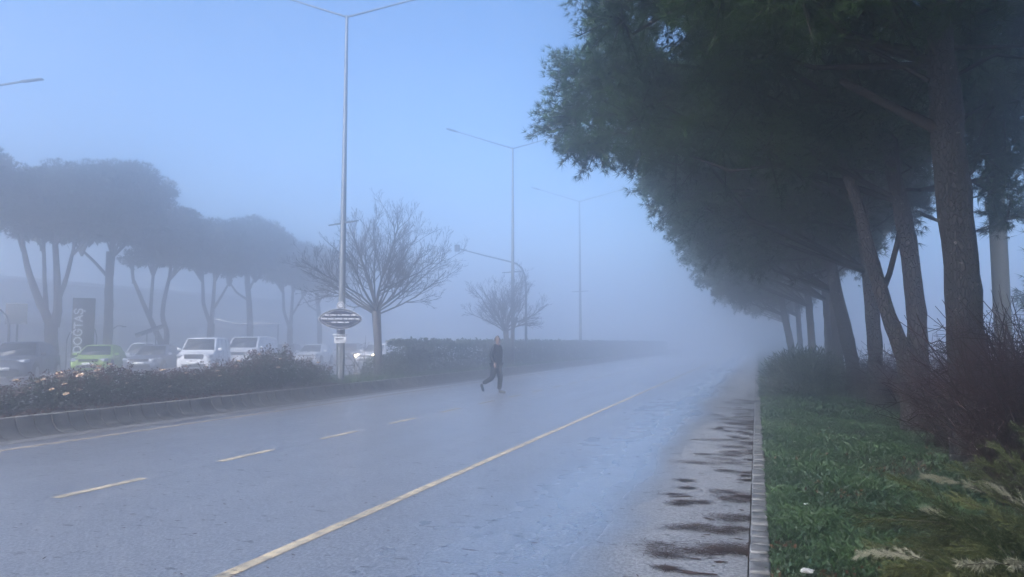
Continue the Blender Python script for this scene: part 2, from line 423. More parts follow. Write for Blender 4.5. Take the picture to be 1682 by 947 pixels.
def litter(n, xs, ys, lo, hi, wid, z=.006):
    g = Geo()
    for k in range(n):
        x, y = xs(), ys(); L = random.uniform(lo, hi); a = random.gauss(0, .5)
        g_w = L * random.uniform(*wid); m = 7
        t = np.linspace(0, 2 * PI, 2 * m, endpoint=False)
        rr = 1 + rng.uniform(-.45, .45, 2 * m)
        px = np.cos(t) * L * .5 * rr; py = np.sin(t) * g_w * .5 * rr
        V = np.stack([x + px * math.cos(a) - py * math.sin(a), y + px * math.sin(a) + py * math.cos(a), np.full(2*m, z + random.uniform(0, .006))], 1)
        c = np.array([[x, y, z + .005]])
        g.add(np.concatenate([V, c]), [(i, (i + 1) % (2*m), 2*m) for i in range(2*m)], random.random())
    return g
def needle_mat(n, xs, ys, z=.008, L=.11):
    x = np.array([xs() for _ in range(n)]); y = np.array([ys() for _ in range(n)])
    a = rng.uniform(0, 2 * PI, n); a = np.where(rng.random(n) < .6, rng.normal(0, .35, n), a)
    d = np.stack([np.cos(a), np.sin(a), rng.uniform(-.02, .06, n)], 1); w = np.stack([-np.sin(a), np.cos(a), np.zeros(n)], 1)
    P = np.stack([x, y, z + rng.uniform(0, .014, n)], 1); l = L * rng.uniform(.5, 1.2, n)[:, None]
    return Geo().add(np.stack([P - w * .0035, P + w * .0035, P + d * l], 1).reshape(-1, 3), np.arange(3 * n).reshape(n, 3), np.repeat(rng.random(n), 3))
# drifts of pine needles washed into the gutter, and scattered bits on the asphalt
g = litter(60, lambda: -.12 - abs(random.gauss(0, .17)), lambda: 3.4 + 22 * random.random() ** 1.6, .04, .13, (.2, .5))
h = litter(22, lambda: -.2 - random.random() ** 1.5 * .95, lambda: 3.6 + 20 * random.random() ** 1.4, .08, .27, (.12, .28))
g.add(np.concatenate(h.V), np.concatenate(h.F), np.concatenate(h.R))
struct('needle_drifts', g, M_LITTER, 'stuff')
pool = [(-.12 - random.random() ** 1.8 * .75, 3.5 + 18 * random.random() ** 1.5) for _ in range(120)]
cur = [pool[0]]
def nx():
    cur[0] = random.choice(pool); return cur[0][0] + random.gauss(0, .07)
def ny_(): return cur[0][1] + random.gauss(0, .05)
pts = []
for _ in range(17000):
    c = random.choice(pool); q = .25 + 1.5 * ((c[1] * 7.31) % 1)
    pts.append((min(-.11, c[0] + random.gauss(0, .085 * q)), c[1] + random.gauss(0, .045 * q)))
it = iter(pts); cache = {}
xs_ = [p[0] for p in pts]; ys_ = [p[1] for p in pts]
ix = iter(xs_); iy = iter(ys_)
struct('fallen_needles', needle_mat(17000, lambda: next(ix), lambda: next(iy)), M_LITTER, 'stuff')
g = litter(900, lambda: random.uniform(-10.5, -.2), lambda: 3.6 + 22 * random.random() ** 1.5, .012, .055, (.08, .3), z=.002)
struct('road_debris', g, M_LITTER, 'stuff')
g = Geo(); n = 420
P = np.stack([rng.uniform(-12.35, -11.9, n), rng.uniform(6, 15, n), np.full(n, .35)], 1); g.leaves(P, .07, .7, up=.2)
struct('fallen_rose_leaves', g, M_DEADLEAF, 'stuff')
g = Geo()      # brown leaves and bare scrapes lying in the verge grass
for k in range(46):
    x = random.uniform(.1, 2.2); y = 3.5 + 11 * random.random() ** 1.4; n = random.randint(4, 26); r = random.uniform(.05, .22)
    px = np.maximum(.07, x + rng.normal(0, r, n)); py = y + rng.normal(0, r * .7, n)
    g.leaves(np.stack([px, py, verge_z(px, py) + rng.uniform(.012, .04, n)], 1), .035, .6, up=.1)
struct('verge_leaf_litter', g, M_DEADLEAF, 'stuff')

# ---------------------------------------------------------------- right hand pines leaning over the road
def pine_meshes(lobes, seed, tufts, k, length, width, wood, limbs, filler=40):
    """crown of needle tufts round twigs in every lobe; returns crown geo and limb geo"""
    global rng
    keep = rng; rng = np.random.default_rng(seed)
    cr = Geo(); li = Geo()
    for (c, r, base) in lobes:
        c = np.array(c, float); base = np.array(base, float)
        mid = base * .45 + c * .55 + np.array([0, 0, -.05 * np.linalg.norm(c - base)]) + rng.normal(0, .22, 3)
        if limbs:
            Lb = np.linalg.norm(c - base); r0 = min(.06, .016 + .010 * Lb)
            li.tube([base, mid, c], [r0, r0 * .7, r0 * .35], 6)
        n_tw = int(9 + 7 * r)
        dirs = unit(rng.normal(size=(n_tw, 3)) * np.array([1, 1, .75]) + unit(c - base) * .45)
        T = []; A = []
        for d in dirs:
            L = r * rng.uniform(.75, 1.15)
            t = np.sqrt(rng.random(int(tufts * .6 / n_tw * r * r) + 5)) 
            q = c + d * L * t[:, None] + rng.normal(0, .07 * r, (len(t), 3)); q[:, 2] -= .10 * (t ** 2) * L
            T.append(q); A.append(unit(d * .8 + rng.normal(0, .35, (len(t), 3)) + np.array([0, 0, .25])))
            if limbs:
                e = c + d * L * .97; e[2] -= .10 * L
                li.tube([c, c + d * L * .5, e], [.022, .014, .006], 4, cap=False)
        n_in = int(tufts * .4 * r * r)
        u = unit(rng.normal(size=(n_in, 3))) * (r * .88 * rng.random(n_in) ** .5)[:, None] * np.array([1, 1, .78])
        T.append(c + u); A.append(unit(u + np.array([0, 0, .2]) + rng.normal(0, .4, (n_in, 3))))
        T = np.concatenate(T); A = np.concatenate(A)
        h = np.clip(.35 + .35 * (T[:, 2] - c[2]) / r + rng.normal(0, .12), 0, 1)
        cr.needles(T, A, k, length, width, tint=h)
        # older inner shoots: coarse, dense
        nf = int(filler * r * r * r)
        u = unit(rng.normal(size=(nf, 3))) * (r * .7 * rng.random(nf) ** .4)[:, None] * np.array([1, 1, .7])
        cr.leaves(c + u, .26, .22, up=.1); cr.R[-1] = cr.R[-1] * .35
    rng = keep
    return cr, li

def lobe_cloud(seed, cx, cz, rx, rz, n, trunk, zmin, ymin=-3.6, ymax=3.6, rr=(1.0, 1.5), xmax=9):
    """lobes filling a leaning dome; each hangs on the nearest trunk point below it"""
    r = random.Random(seed); out = []
    tries = 0
    while len(out) < n and tries < 4000:
        tries += 1
        x = r.uniform(-rx, rx); y = r.uniform(ymin, ymax); z = r.uniform(-rz, rz)
        q = (x / rx) ** 2 + (y / ymax) ** 2 + (z / rz) ** 2
        if q > 1 or q < .22: continue
        p = (cx + x, y, max(zmin, cz + z))
        if p[0] > xmax: continue
        if any((p[0]-o[0][0])**2 + (p[1]-o[0][1])**2 + (p[2]-o[0][2])**2 < .9 ** 2 for o in out): continue
        t = [q for q in trunk if q[2] < p[2] - .2] or [trunk[-1]]
        b = min(t, key=lambda q: abs((p[2] - q[2]) - .55 * math.hypot(p[0]-q[0], p[1]-q[1])))
        out.append((p, r.uniform(*rr), b))
    return out

def pine(label, loc, crown_geo, limb_geo, trunks, barkm, extra=None):
    t = thing('pine_tree', label, 'tree', loc, 0, 'pines along the verge')
    g = Geo()
    for pts, rad in trunks:
        pts = np.array(pts, float); n = 26
        s = np.linspace(0, 1, len(pts)); q = np.linspace(0, 1, n)
        P = np.stack([np.interp(q, s, pts[:, i]) for i in range(3)], 1); rd = np.interp(q, s, rad)
        for _ in range(2): P[1:-1] = (P[:-2] + 2 * P[1:-1] + P[2:]) / 4
        g.tube(P, rd, 14, rough=.06)
    g.build('trunk', barkm, t, smooth=True)
    limb_geo.build('limbs', M_LIMB, t, smooth=True)
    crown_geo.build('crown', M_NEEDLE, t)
    return t

# nearest tree: trunk leans a little to the road
tr1 = [(-.04,0,0),(-.05,0,.5),(-.04,0,1.5),(-.06,0,2.6),(-.12,.02,3.6),(-.15,.05,4.8),(-.22,.1,6.5),(-.3,.1,9)]
lobes1 = lobe_cloud(3, -1.9, 8.3, 4.0, 3.2, 24, tr1[4:], 6.0, -3.0, 3.0, xmax=.2)
lobes1 += [((0,-1.2,5.25),.8,(-.35,.05,5.2)),((.7,-.9,5.5),.75,(-.35,.05,5.2)),((-.9,-1.1,5.3),.85,(-.35,.05,5)),((-1.8,-1.2,5.5),.85,(-.35,.05,5)),((-2.6,-.9,5.7),.8,(-.4,.05,5.2)),((-.2,-1.3,6.2),.9,(-.4,.1,6)),((-1.4,-1.2,6.3),.9,(-.4,.1,6)),((-4.55,-.1,6.55),.75,(-2.6,0,6.3)),((-4.0,.2,6.0),.65,(-2.6,0,6.3)),((-3.5,0,6.7),1.1,(-.35,.05,5.2)),((-2.6,.3,6.2),1.1,(-.35,.05,5)),
           ((-1.5,0,5.75),1.0,(-.3,0,4.6)),((-.6,-.3,5.9),.9,(-.3,0,4.8)),((-4.6,.4,7.6),1.0,(-2.6,0,6.6)),((-3.6,.5,7.9),1.2,(-.4,0,6)),
           ((-.2,.2,6.6),1.2,(-.35,0,5.6)),((.9,.6,5.6),.55,(-.3,0,5)),((1.3,.4,6.3),.6,(-.3,0,5.4)),((1.1,.5,4.85),.42,(-.3,0,4.5))]
lobes1 = [q for q in lobes1 if (2.33 + q[0][0] - q[1] * 1.1) / (9.55 + q[0][1]) > -.315]
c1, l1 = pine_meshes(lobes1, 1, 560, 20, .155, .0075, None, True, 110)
l1.tube([(-.15,.0,3.95),(-.7,-.05,4.3),(-1.25,.1,4.75)], [.075,.055,.04], 7)
t1 = pine('nearest big pine, thick dark flecked trunk beside the bare red-brown shrubs', (2.33, 9.55, .1), c1, l1,
     [(tr1, [.25,.21,.19,.185,.18,.16,.13,.06])], M_BARK)
# second tree: forks low, one stem leaning to the road
tr2 = [(0,0,0),(.03,0,.9),(.04,0,1.8),(0,0,2.7),(-.12,.05,3.8),(-.3,.1,5),(-.5,.1,8)]
st2 = [(-.08,-.05,0),(-.08,-.05,.7),(-.16,-.08,1.25),(-.42,-.1,2.0),(-.62,-.12,2.9),(-.8,-.1,3.9),(-1.2,0,5.2)]
lobes2 = lobe_cloud(8, -1.5, 7.4, 4.2, 3.2, 26, tr2[4:], 5.0, -3.2, 3.2, xmax=1.6)
lobes2 = [q for q in lobes2 if not (q[0][0] < -3.0 and q[0][2] - q[1] < 4.6)]
lobes2 += [((-5.6,0,5.75),.85,(-4.2,0,5.5)),((-5.25,.2,6.55),.9,(-3.8,0,6)),((-5.1,-.2,5.15),.6,(-4.0,0,5.2)),((-4.4,0,5.6),1.0,(-1.0,0,4.6)),((-4.3,.3,6.8),1.1,(-.5,0,5.6)),
           ((-4.35,-.3,4.85),.5,(-3.4,0,4.9)),((-5.2,0,5.15),.55,(-4.4,0,5.3)),((-5.55,.1,5.15),.35,(-5.2,0,5.2)),((-3.7,-.2,4.9),.75,(-1.2,0,4.6)),((-2.9,0,5.2),1.0,(-1.0,0,4.4)),((-2.2,-.4,4.75),.75,(-.9,0,4.2)),((-1.2,0,4.9),.9,(-.5,0,4.3)),((-.3,.2,4.7),.8,(-.2,0,4.2)),
           ((1.2,.6,4.6),.7,(-.2,0,4)),((1.35,.8,4.0),.55,(.2,.2,4)),((1.5,.6,3.5),.45,(.2,.2,3.6)),((1.75,.8,4.4),.6,(.2,.2,4)),((1.6,.7,5.0),.6,(.2,.2,4)),((1.5,.4,5.6),.8,(-.2,0,4.6)),((2.0,1,6.3),.7,(-.2,0,5))]
lobes2 = [q for q in lobes2 if (2.42 + q[0][0] - q[1]) / (13.1 + q[0][1]) > -.335]
c2, l2 = pine_meshes(lobes2, 2, 520, 19, .16, .0085, None, True, 110)
l2.tube([(-.50,-.1,2.2),(-.34,-.05,2.6),(-.2,0,3.1),(-.06,.03,3.7)], [.05,.045,.042,.04], 7)
pine('forked pine, its second stem leaning left, right behind the nearest big pine', (2.42, 13.1, .1), c2, l2,
     [(tr2, [.20,.165,.15,.145,.13,.11,.05]), (st2, [.20,.17,.14,.115,.10,.085,.05])], M_BARKR)
# two more crowns shared by the trees further off
def trunk_rad(r): return [r*1.25, r, r*.95, r*.9, r*.75, r*.4]
trA = [(0,0,0),(.02,0,.8),(0,0,1.8),(-.05,0,3),(-.15,0,4.4),(-.4,0,8)]
lobA = lobe_cloud(21, -1.3, 7.0, 3.9, 3.3, 26, trA[3:], 4.6, -3.0, 3.0, xmax=1.8)
lobA += [((-4.2,0,5.2),.8,(-2,0,4.8)),((-3.5,-.3,4.6),.7,(-1,0,4.2)),((-2.6,.2,4.5),.8,(-.3,0,4)),((-1.5,-.3,4.4),.8,(-.2,0,3.9)),((-.4,.3,4.4),.8,(-.1,0,3.8)),((.8,0,4.5),.7,(-.1,0,3.8)),((-4.0,.2,6.2),1.0,(-1,0,5)),((-4.6,-.2,5.6),.5,(-2.5,0,5))]
cA, lA = pine_meshes(lobA, 5, 330, 12, .19, .015, None, True, 90)
trB = [(0,0,0),(-.06,0,.8),(-.2,0,1.7),(-.42,0,2.8),(-.6,0,4.2),(-.9,0,7.5)]
lobB = lobe_cloud(33, -1.2, 6.6, 3.8, 3.2, 24, trB[3:], 4.2, -3.0, 3.0, xmax=1.6)
lobB += [((-4.0,0,4.6),.8,(-2,0,4.2)),((-3.3,.3,4.1),.7,(-1,0,3.7)),((-2.2,-.2,3.9),.8,(-.6,0,3.4)),((-1.0,.3,3.9),.8,(-.5,0,3.3)),((.2,0,4.0),.8,(-.4,0,3.3)),((-3.8,0,5.6),1.0,(-1,0,4.4))]
cB, lB = pine_meshes(lobB, 6, 300, 12, .20, .017, None, True, 90)
tA = pine('third pine back on the right, straight trunk between two leaning stems', (2.42, 17.4, .1), cA, lA, [(trA, trunk_rad(.16))], M_BARKR)
tB = pine('pine whose whole trunk tilts left over the verge, fourth from the front', (2.42, 20.6, .1), cB, lB, [(trB, trunk_rad(.175))], M_BARK)
dup(tA, (2.36, 24.4, .1), 0, 'hazy straight trunked pine, fifth back, just left of the tilted trunk')
dup(tA, (2.5, 28.6, .1), R(26), 'hazy upright pine, sixth back, just right of the green bushes')
dup(tA, (2.2, 33.0, .1), R(-10), 'faint pine far down the verge behind the round green bush')
dup(tB, (1.75, 38.5, .1), R(8), 'ghostly last pine of the verge row, trunk barely showing in fog')
for q, lab in ((5.7, 'pine added just outside the right edge, its boughs darkening the near verge'), (2.0, 'pine added beside the camera, only the shade of its boughs in view'), (-1.8, 'unseen pine carrying on the verge row behind the camera, added for its shade')):
    dup(t1 if q > 3 else tB, (2.9, q, .1), R(160 if q > 3 else 20), lab)  # row carried on out of view, added to shade the near fog and verge
dup(tA, (2.4, 45.5, .1), R(5), 'pine almost swallowed by fog beyond the last clear trunk, only its crown hinted')
dup(tB, (2.3, 52.5, .1), R(-6), 'pine lost in fog near the vanishing end of the verge row')
dup(tA, (2.4, 60.0, .1), R(12), 'farthest pine, a pale smudge where the road disappears')

# ---------------------------------------------------------------- stone pines across the road
def stone_pine(seed, forks, h, rad, rt):
    """umbrella crown of fine tufts on a bare, forked trunk"""
    global rng
    keep = rng; rng = np.random.default_rng(seed); rd = random.Random(seed)
    cr = Geo(); tr = Geo(); base_z = h * .58
    n = 15
    cents = [(0, 0, h - .95), (.9, .5, h - 1.25), (-.8, -.7, h - 1.3)]
    for i in range(200):
        a = rd.uniform(0, 2*PI); q = math.sqrt(rd.random()) * rad * .76
        zz = base_z + .9 + (h - base_z - 1.6) * rd.random() * (1 - .62 * (q / rad) ** 2)
        p = (q * math.cos(a), q * math.sin(a), zz)
        if all(math.dist(p, o) > 1.05 for o in cents): cents.append(p)
        if len(cents) >= 34: break
    for pts, r0, r1 in forks:
        if pts[-1][2] > 5: cents.append((pts[-1][0], pts[-1][1], max(pts[-1][2] + .9, base_z + .6)))
    for p in cents:
        r = rd.uniform(.85, 1.3); c = np.array(p)
        m = int(420 * r * r)
        u = unit(rng.normal(size=(m, 3))) * (r * rng.random(m) ** .35)[:, None] * np.array([1, 1, .72])
        u[:, 2] = np.where(u[:, 2] < 0, u[:, 2] * .7, u[:, 2])
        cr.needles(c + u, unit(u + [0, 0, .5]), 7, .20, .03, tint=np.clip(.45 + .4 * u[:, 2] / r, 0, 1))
        k = int(46 * r ** 3); u = unit(rng.normal(size=(k, 3))) * (r * .75 * rng.random(k) ** .4)[:, None] * np.array([1, 1, .7])
        cr.leaves(c + u, .5, .5, up=.1)
    for pts, r0, r1 in forks:
        pts = np.array(pts, float); q = np.linspace(0, 1, 12); s = np.linspace(0, 1, len(pts))
        P = np.stack([np.interp(q, s, pts[:, i]) for i in range(3)], 1)
        P[1:-1] = (P[:-2] + 2 * P[1:-1] + P[2:]) / 4
        if P[-1][2] > 5: P = np.concatenate([P, [P[-1] + (P[-1] - P[-3]) * .5 + [0, 0, 1.0]]])
        tr.tube(P, np.linspace(r0, r1, len(P)) * .85, 9, rough=.05)
    for p in cents:
        if p[2] < base_z + 2.2:
            tops = [f[0][-1] for f in forks]; b = min(tops, key=lambda t: math.dist(t, p))
            tr.tube([np.array(b) - [0, 0, .3], (np.array(b) + p) / 2 + [0, 0, -.1], p], [.07, .05, .03], 5)
    rng = keep
    return cr, tr
# u is across the view (image right), the row stands along a line past the parked cars
def F(*pts): return [(x * .65 - y*.76, x * .76 + y*.65, z) for x, y, z in pts]       # leans drawn across the sight line
kinds = [
 (101, [(F((0,0,0),(-.05,0,1.5),(-.1,0,2.6)),.40,.36),(F((-.1,0,2.5),(-.7,0,3.8),(-1.2,0,5.2),(-1.5,0,6.6)),.28,.12),(F((.05,0,2.4),(.18,0,3.4),(.1,0,4.6),(-.1,0,7)),.30,.14),(F((.1,0,3.6),(.5,0,5),(.75,0,6.6)),.16,.09),(F((-.35,0,3.3),(-.5,.3,5),(-.6,.2,6.6)),.15,.09)], 11.4, 3.1),
 (102, [(F((0,0,0),(0,0,3),(-.05,0,5.2)),.30,.24),(F((-.05,0,5.1),(-.7,0,5.9),(-1.4,0,6.6)),.12,.07),(F((0,0,5.1),(.1,0,6.6)),.2,.12)], 12.2, 3.2),
 (103, [(F((0,0,0),(-.15,0,1.4)),.36,.32),(F((-.1,0,1.3),(-.7,0,2.6),(-1.4,0,4.2),(-2.1,0,5.9)),.25,.11),(F((-1.0,0,3.3),(-.95,.2,5),(-.9,.2,6.4)),.15,.1),(F((0,0,1.3),(.1,0,2.4),(-.3,0,3.3),(-.2,0,4.6),(.1,0,6.2)),.22,.13)], 11.4, 3.0),
 (104, [(F((0,0,0),(0,0,2.8)),.29,.26),(F((-.02,0,2.7),(-.5,0,4),(-.6,0,5.8)),.16,.1),(F((.02,0,2.7),(.1,0,4),(.15,0,5.8)),.18,.11),(F((.05,0,3.6),(.6,0,4.6),(1.1,0,5.6)),.11,.07)], 10.2, 2.8),
 (105, [(F((0,0,0),(-.05,0,3),(-.3,0,5.6)),.28,.2),(F((-.2,0,4.4),(-1.0,0,4.9),(-1.6,0,5.8)),.1,.06),(F((-.25,0,5),(.2,0,6)),.12,.08)], 10.6, 2.8),
]
GRP = 'stone pines behind the parked cars'
spec = [(-35.2, 28.2, 0, 1.0, 'umbrella pine with four stems fanning up from one trunk, behind the dark blue car'),
        (-35.2, 31.6, 1, 1.03, 'tallest umbrella pine, single straight trunk right of the dark totem sign'),
        (-35.2, 35.9, 2, .93, 'umbrella pine splitting low into two crooked stems behind the grey saloon'),
        (-35.2, 39.8, 3, 1.03, 'umbrella pine with a Y fork high on its trunk behind the white people carrier'),
        (-35.2, 43.9, 4, 1.06, 'umbrella pine with thin slanting trunk rising behind the white van'),
        (-35.2, 48.6, 3, 1.0, 'faint umbrella pine, two hazy stems left of the lamp post'),
        (-35.2, 52.8, 4, .95, 'palest umbrella pine at the right end of the row, nearly lost in fog'),
        (-35.6, 23.6, 1, .93, 'umbrella pine cut off by the left edge, only its crown in view')]
protos = {}
for X0, Y0, k, sc, lab in spec:
    if k in protos:
        dup(protos[k], (X0, Y0, 0), R(random.uniform(-12, 12)), lab, sc)
    else:
        seed, forks, h, rad = kinds[k]
        cr, tr = stone_pine(seed, forks, h, rad, .3)
        t = thing('stone_pine', lab, 'tree', (X0, Y0, 0), 0, GRP); t.scale = (sc,) * 3
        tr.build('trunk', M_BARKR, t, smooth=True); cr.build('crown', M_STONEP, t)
        protos[k] = t

# ---------------------------------------------------------------- bare trees of the median
def bare_tree(seed, h, w, r0, fork_h, nlimb=15):
    """vase of ascending limbs filling a broad dome, twigs all curving up"""
    rd = random.Random(seed); tr = Geo(); br = Geo()
    top = np.array([-.10, 0, fork_h])
    tr.tube([(.02,0,-.1),(0,0,.15),(-.02,0,fork_h*.5),top,(top + [.0,0,.18])], [r0*1.35,r0*1.05,r0*.95,r0*1.05,r0*.5], 9, rough=.04)
    def grow(p, d, L, r, lev, up):
        n = 6 if lev < 2 else 4; pts = [p]; q = p.copy(); dd = d.copy()
        for i in range(n):
            dd = unit(dd + np.array([rd.gauss(0,.15), rd.gauss(0,.15), rd.gauss(0,.10) + up])); q = q + dd * L / n; pts.append(q.copy())
        br.tube(pts, np.linspace(r, max(.005, r * .3), n + 1), 6 if lev < 1 else (4 if lev < 2 else 3), cap=False)
        if lev >= 3: return
        for c in range((11, 7, 4)[lev]):
            f = rd.uniform(.22, .97) * n; i = min(n - 1, int(f)); b = pts[i] + (pts[i+1] - pts[i]) * (f - i)
            t = unit(pts[i+1] - pts[i]); side = unit(np.cross(t, [rd.gauss(0,1), rd.gauss(0,1), rd.gauss(0,1)]))
            grow(b, unit(t + side * rd.uniform(.45, .85)), L * rd.uniform(.30, .48) * (1.15 - .35 * f / n), r * (1 - .55 * f / n) * .48, lev + 1, .08)
    for i in range(nlimb):
        a = 2.39996 * i + rd.uniform(-.2, .2); el = .20 + 1.15 * ((i + .5) / nlimb) ** .9
        R_ = 1 / math.sqrt((math.cos(el) / (w*.5)) ** 2 + (math.sin(el) / (h - fork_h)) ** 2)
        d = np.array([math.cos(a) * math.cos(el), math.sin(a) * math.cos(el), math.sin(el) + .05])
        grow(top + [0, 0, rd.uniform(-.15, .15)], unit(d), R_ * rd.uniform(.82, .98), r0 * rd.uniform(.20, .33), 0, .02)
    return tr, br
tr, br = bare_tree(4, 5.75, 7.0, .155, 2.35, 19)
t = thing('bare_tree', 'largest leafless tree, wide dark crown beside the tall lamp post on the median', 'tree', (-13.05, 23.3, .34), R(20), 'bare trees on the median')
tr.build('trunk', M_GREYTWIG, t, smooth=True); br.build('branches', M_GREYTWIG, t)
tr, br = bare_tree(9, 5.0, 5.5, .15, 1.9, 17)
tr.tube([(.28,.1,-.1),(.22,.1,.9),(.3,.1,1.9),(.55,.2,2.6)], [.13,.11,.09,.06], 8)
t2 = thing('bare_tree', 'smaller pale leafless tree with twin trunks, rising behind the hedge and walking man', 'tree', (-12.95, 37.3, .34), R(-18), 'bare trees on the median')
tr.build('trunk', M_GREYTWIG, t2, smooth=True); br.build('branches', M_GREYTWIG, t2)

# ---------------------------------------------------------------- lamps
def lamp(loc, label, banner):
    t = thing('street_lamp', label, 'street lamp', loc, 0, 'tall double-armed street lamps')
    H = 12.2
    Geo().tube([(0,0,0),(0,0,.04)], [.20,.20], 12).build('base_plate', M_GALV, t)
    Geo().tube([(0,0,.0),(0,0,1.2),(0,0,6),(0,0,H)], [.125,.12,.088,.05], 12).build('pole', M_GALV, t, smooth=True)
    for s in (-1, 1):
        L = 2.9
        e = np.array([s*L, s*L*.4, H + L*.30])
        a = Geo().tube([(0,0,H-.05), e*.5 + np.array([0,0,H*.5-.02]), e], [.036,.03,.026], 7).build('arm', M_GALV, t, smooth=True)
        d = unit(e - np.array([0,0,H]))
        Geo().tube([e - d*.05, e + d*.2, e + d*.65], [.035,.075,.05], 8).build('lantern', M_GALVD, a, smooth=True)
    if banner:
        hb = banner
        for s in (-1, 1):
            Geo().tube([(0,0,hb),(s*.78*.93,-s*.78*.35,hb)], [.035,.022], 6).build('banner_bracket', M_GALVD, t)
    return t
lp = lamp((-12.8, 20.4, .35), 'nearest tall lamp post, double-armed, behind the oval navy sign', 5.15)
dup(lp, (-12.8, 37.8, .35), 0, 'second tall lamp post, standing in front of the smaller leafless tree')
dup(lp, (-12.8, 54.0, .35), 0, 'faint third lamp post, its thin arms ghosting in fog beside the pine branches')
t = thing('street_lamp', 'lamp whose single dark arm enters at the left edge above the pines', 'street lamp', (-26.0, 17.3, 0))
Geo().tube([(0,0,0),(0,0,5),(0,0,10.5)], [.11,.09,.055], 10).build('pole', M_GALV, t, smooth=True)
a_ = Geo().tube([(0,0,10.45),(1.2,.06,10.5),(2.3,.12,10.53)], [.045,.04,.035], 7).build('arm', M_GALVD, t, smooth=True)
Geo().box((2.72,.14,10.53), (.9,.16,.06), .05).build('lantern', M_GALVD, a_, bevel=.02)

# ---------------------------------------------------------------- traffic signal mast
t = thing('signal_mast', 'curved traffic signal mast reaching left over the far carriageway behind the twin-trunked tree', 'traffic light', (-12.95, 40.7, .35))
Geo().tube([(0,0,0),(0,0,2.5),(0,0,4.6),(-.06,0,5.2),(-.25,0,5.65),(-.6,0,5.95),(-1.1,0,6.1)], [.085,.075,.06,.055,.052,.05,.047], 9).build('pole', M_GALVD, t, smooth=True)
Geo().tube([(-1.05,0,6.09),(-2.6,0,6.5),(-4.35,0,7.0)], [.047,.04,.03], 8).build('arm', M_GALVD, t, smooth=True)
s_ = Geo().box((-4.45,-.02,7.04), (.30,.22,.42)).build('signal_head', M_BLACK, t, bevel=.03)
g = Geo()
for k in range(2): g.tube([(-4.45,-.13,6.95+.19*k),(-4.45,-.22,6.95+.19*k)], [.07,.08], 10)
g.build('visor', M_BLACK, s_)
Geo().box((-.12,-.02,2.6), (.10,.10,.3)).build('push_button', M_BLACK, t)

# ---------------------------------------------------------------- oval sign on the median
t = thing('oval_sign', 'oval navy plaque with white lettering rows on posts, in front of the nearest lamp post', 'sign', (-12.28, 19.5, .33), R(28))
# faces -y locally
def oval(a, b, z0, y0, y1, n=48, wob=.06):
    g = Geo(); o = []
    for i in range(n):
        th = 2*PI*i/n; r = 1 + wob * math.cos(4*th) * .6
        o.append((a*math.cos(th)*r, z0 + b*math.sin(th)*r))
    return g.prism(o, 'y', y0, y1)
oval(.645, .325, 1.98, -.02, .02).build('rim', M_WHITE, t)
oval(.62, .305, 1.98, -.035, -.021).build('plaque', M_SIGNNAVY, t)
oval(.572, .259, 1.98, -.040, -.036, wob=.05).build('inner_border', M_WHITE, t)
oval(.56, .248, 1.98, -.046, -.041, wob=.05).build('field', M_SIGNNAVY, t)
for z, words, hgt in ((2.10, (.12,.2,.09,.26,.14), .045), (1.985, (.2,.16,.24,.12,.18,.13), .05), (1.875, (.15,.2,.12), .045)):
    tot = sum(words) + .03*(len(words)-1); x = -tot/2
    for w in words:
        k = max(2, int(w/.04)); hi = [random.uniform(.7, 1) * hgt / 2 for _ in range(k)]
        o_ = [(x + w*(c+e)/k, z + hi[c]) for c in range(k) for e in (.05, .95)]
        o_ += [(x + w*.98, z - hgt/2), (x + w*.02, z - hgt/2)]
        Geo().prism(o_[::-1], 'y', -.0505, -.0465).build('lettering', M_WHITE, t)
        x += w + .03
e_ = Geo().tube([(0,.01,2.40),(0,-.03,2.40)], [.125,.125], 20).build('emblem_disc', M_WHITE, t)
Geo().tube([(0,-.031,2.40),(0,-.036,2.40)], [.095,.095], 20).build('emblem_ring', M_SIGNNAVY, e_)
Geo().tube([(0,-.037,2.40),(0,-.042,2.40)], [.07,.07], 20).build('emblem_centre', M_WHITE, e_)
for s in (-1, 1):
    Geo().tube([(s*.085,.05,0),(s*.085,.05,2.3)], [.028,.028], 8).build('post', M_GALV, t, smooth=True)
Geo().box((0,-.0,1.57), (.16,.05,.14)).build('connector', M_SIGNNAVY, t)
Geo().box((0,-.01,1.48), (.44,.03,.035)).build('shelf_bar', M_WHITE, t)
Geo().box((0,-.01,1.33), (.36,.03,.2)).build('lower_plate', M_WHITE, t, bevel=.01)
g = Geo().box((0,-.028,1.36), (.22,.004,.03)); g.poly([(-.15,-.029,1.36),(-.07,-.029,1.40),(-.07,-.029,1.32)][::-1])
g.build('lower_plate_mark', M_SIGNNAVY, t)

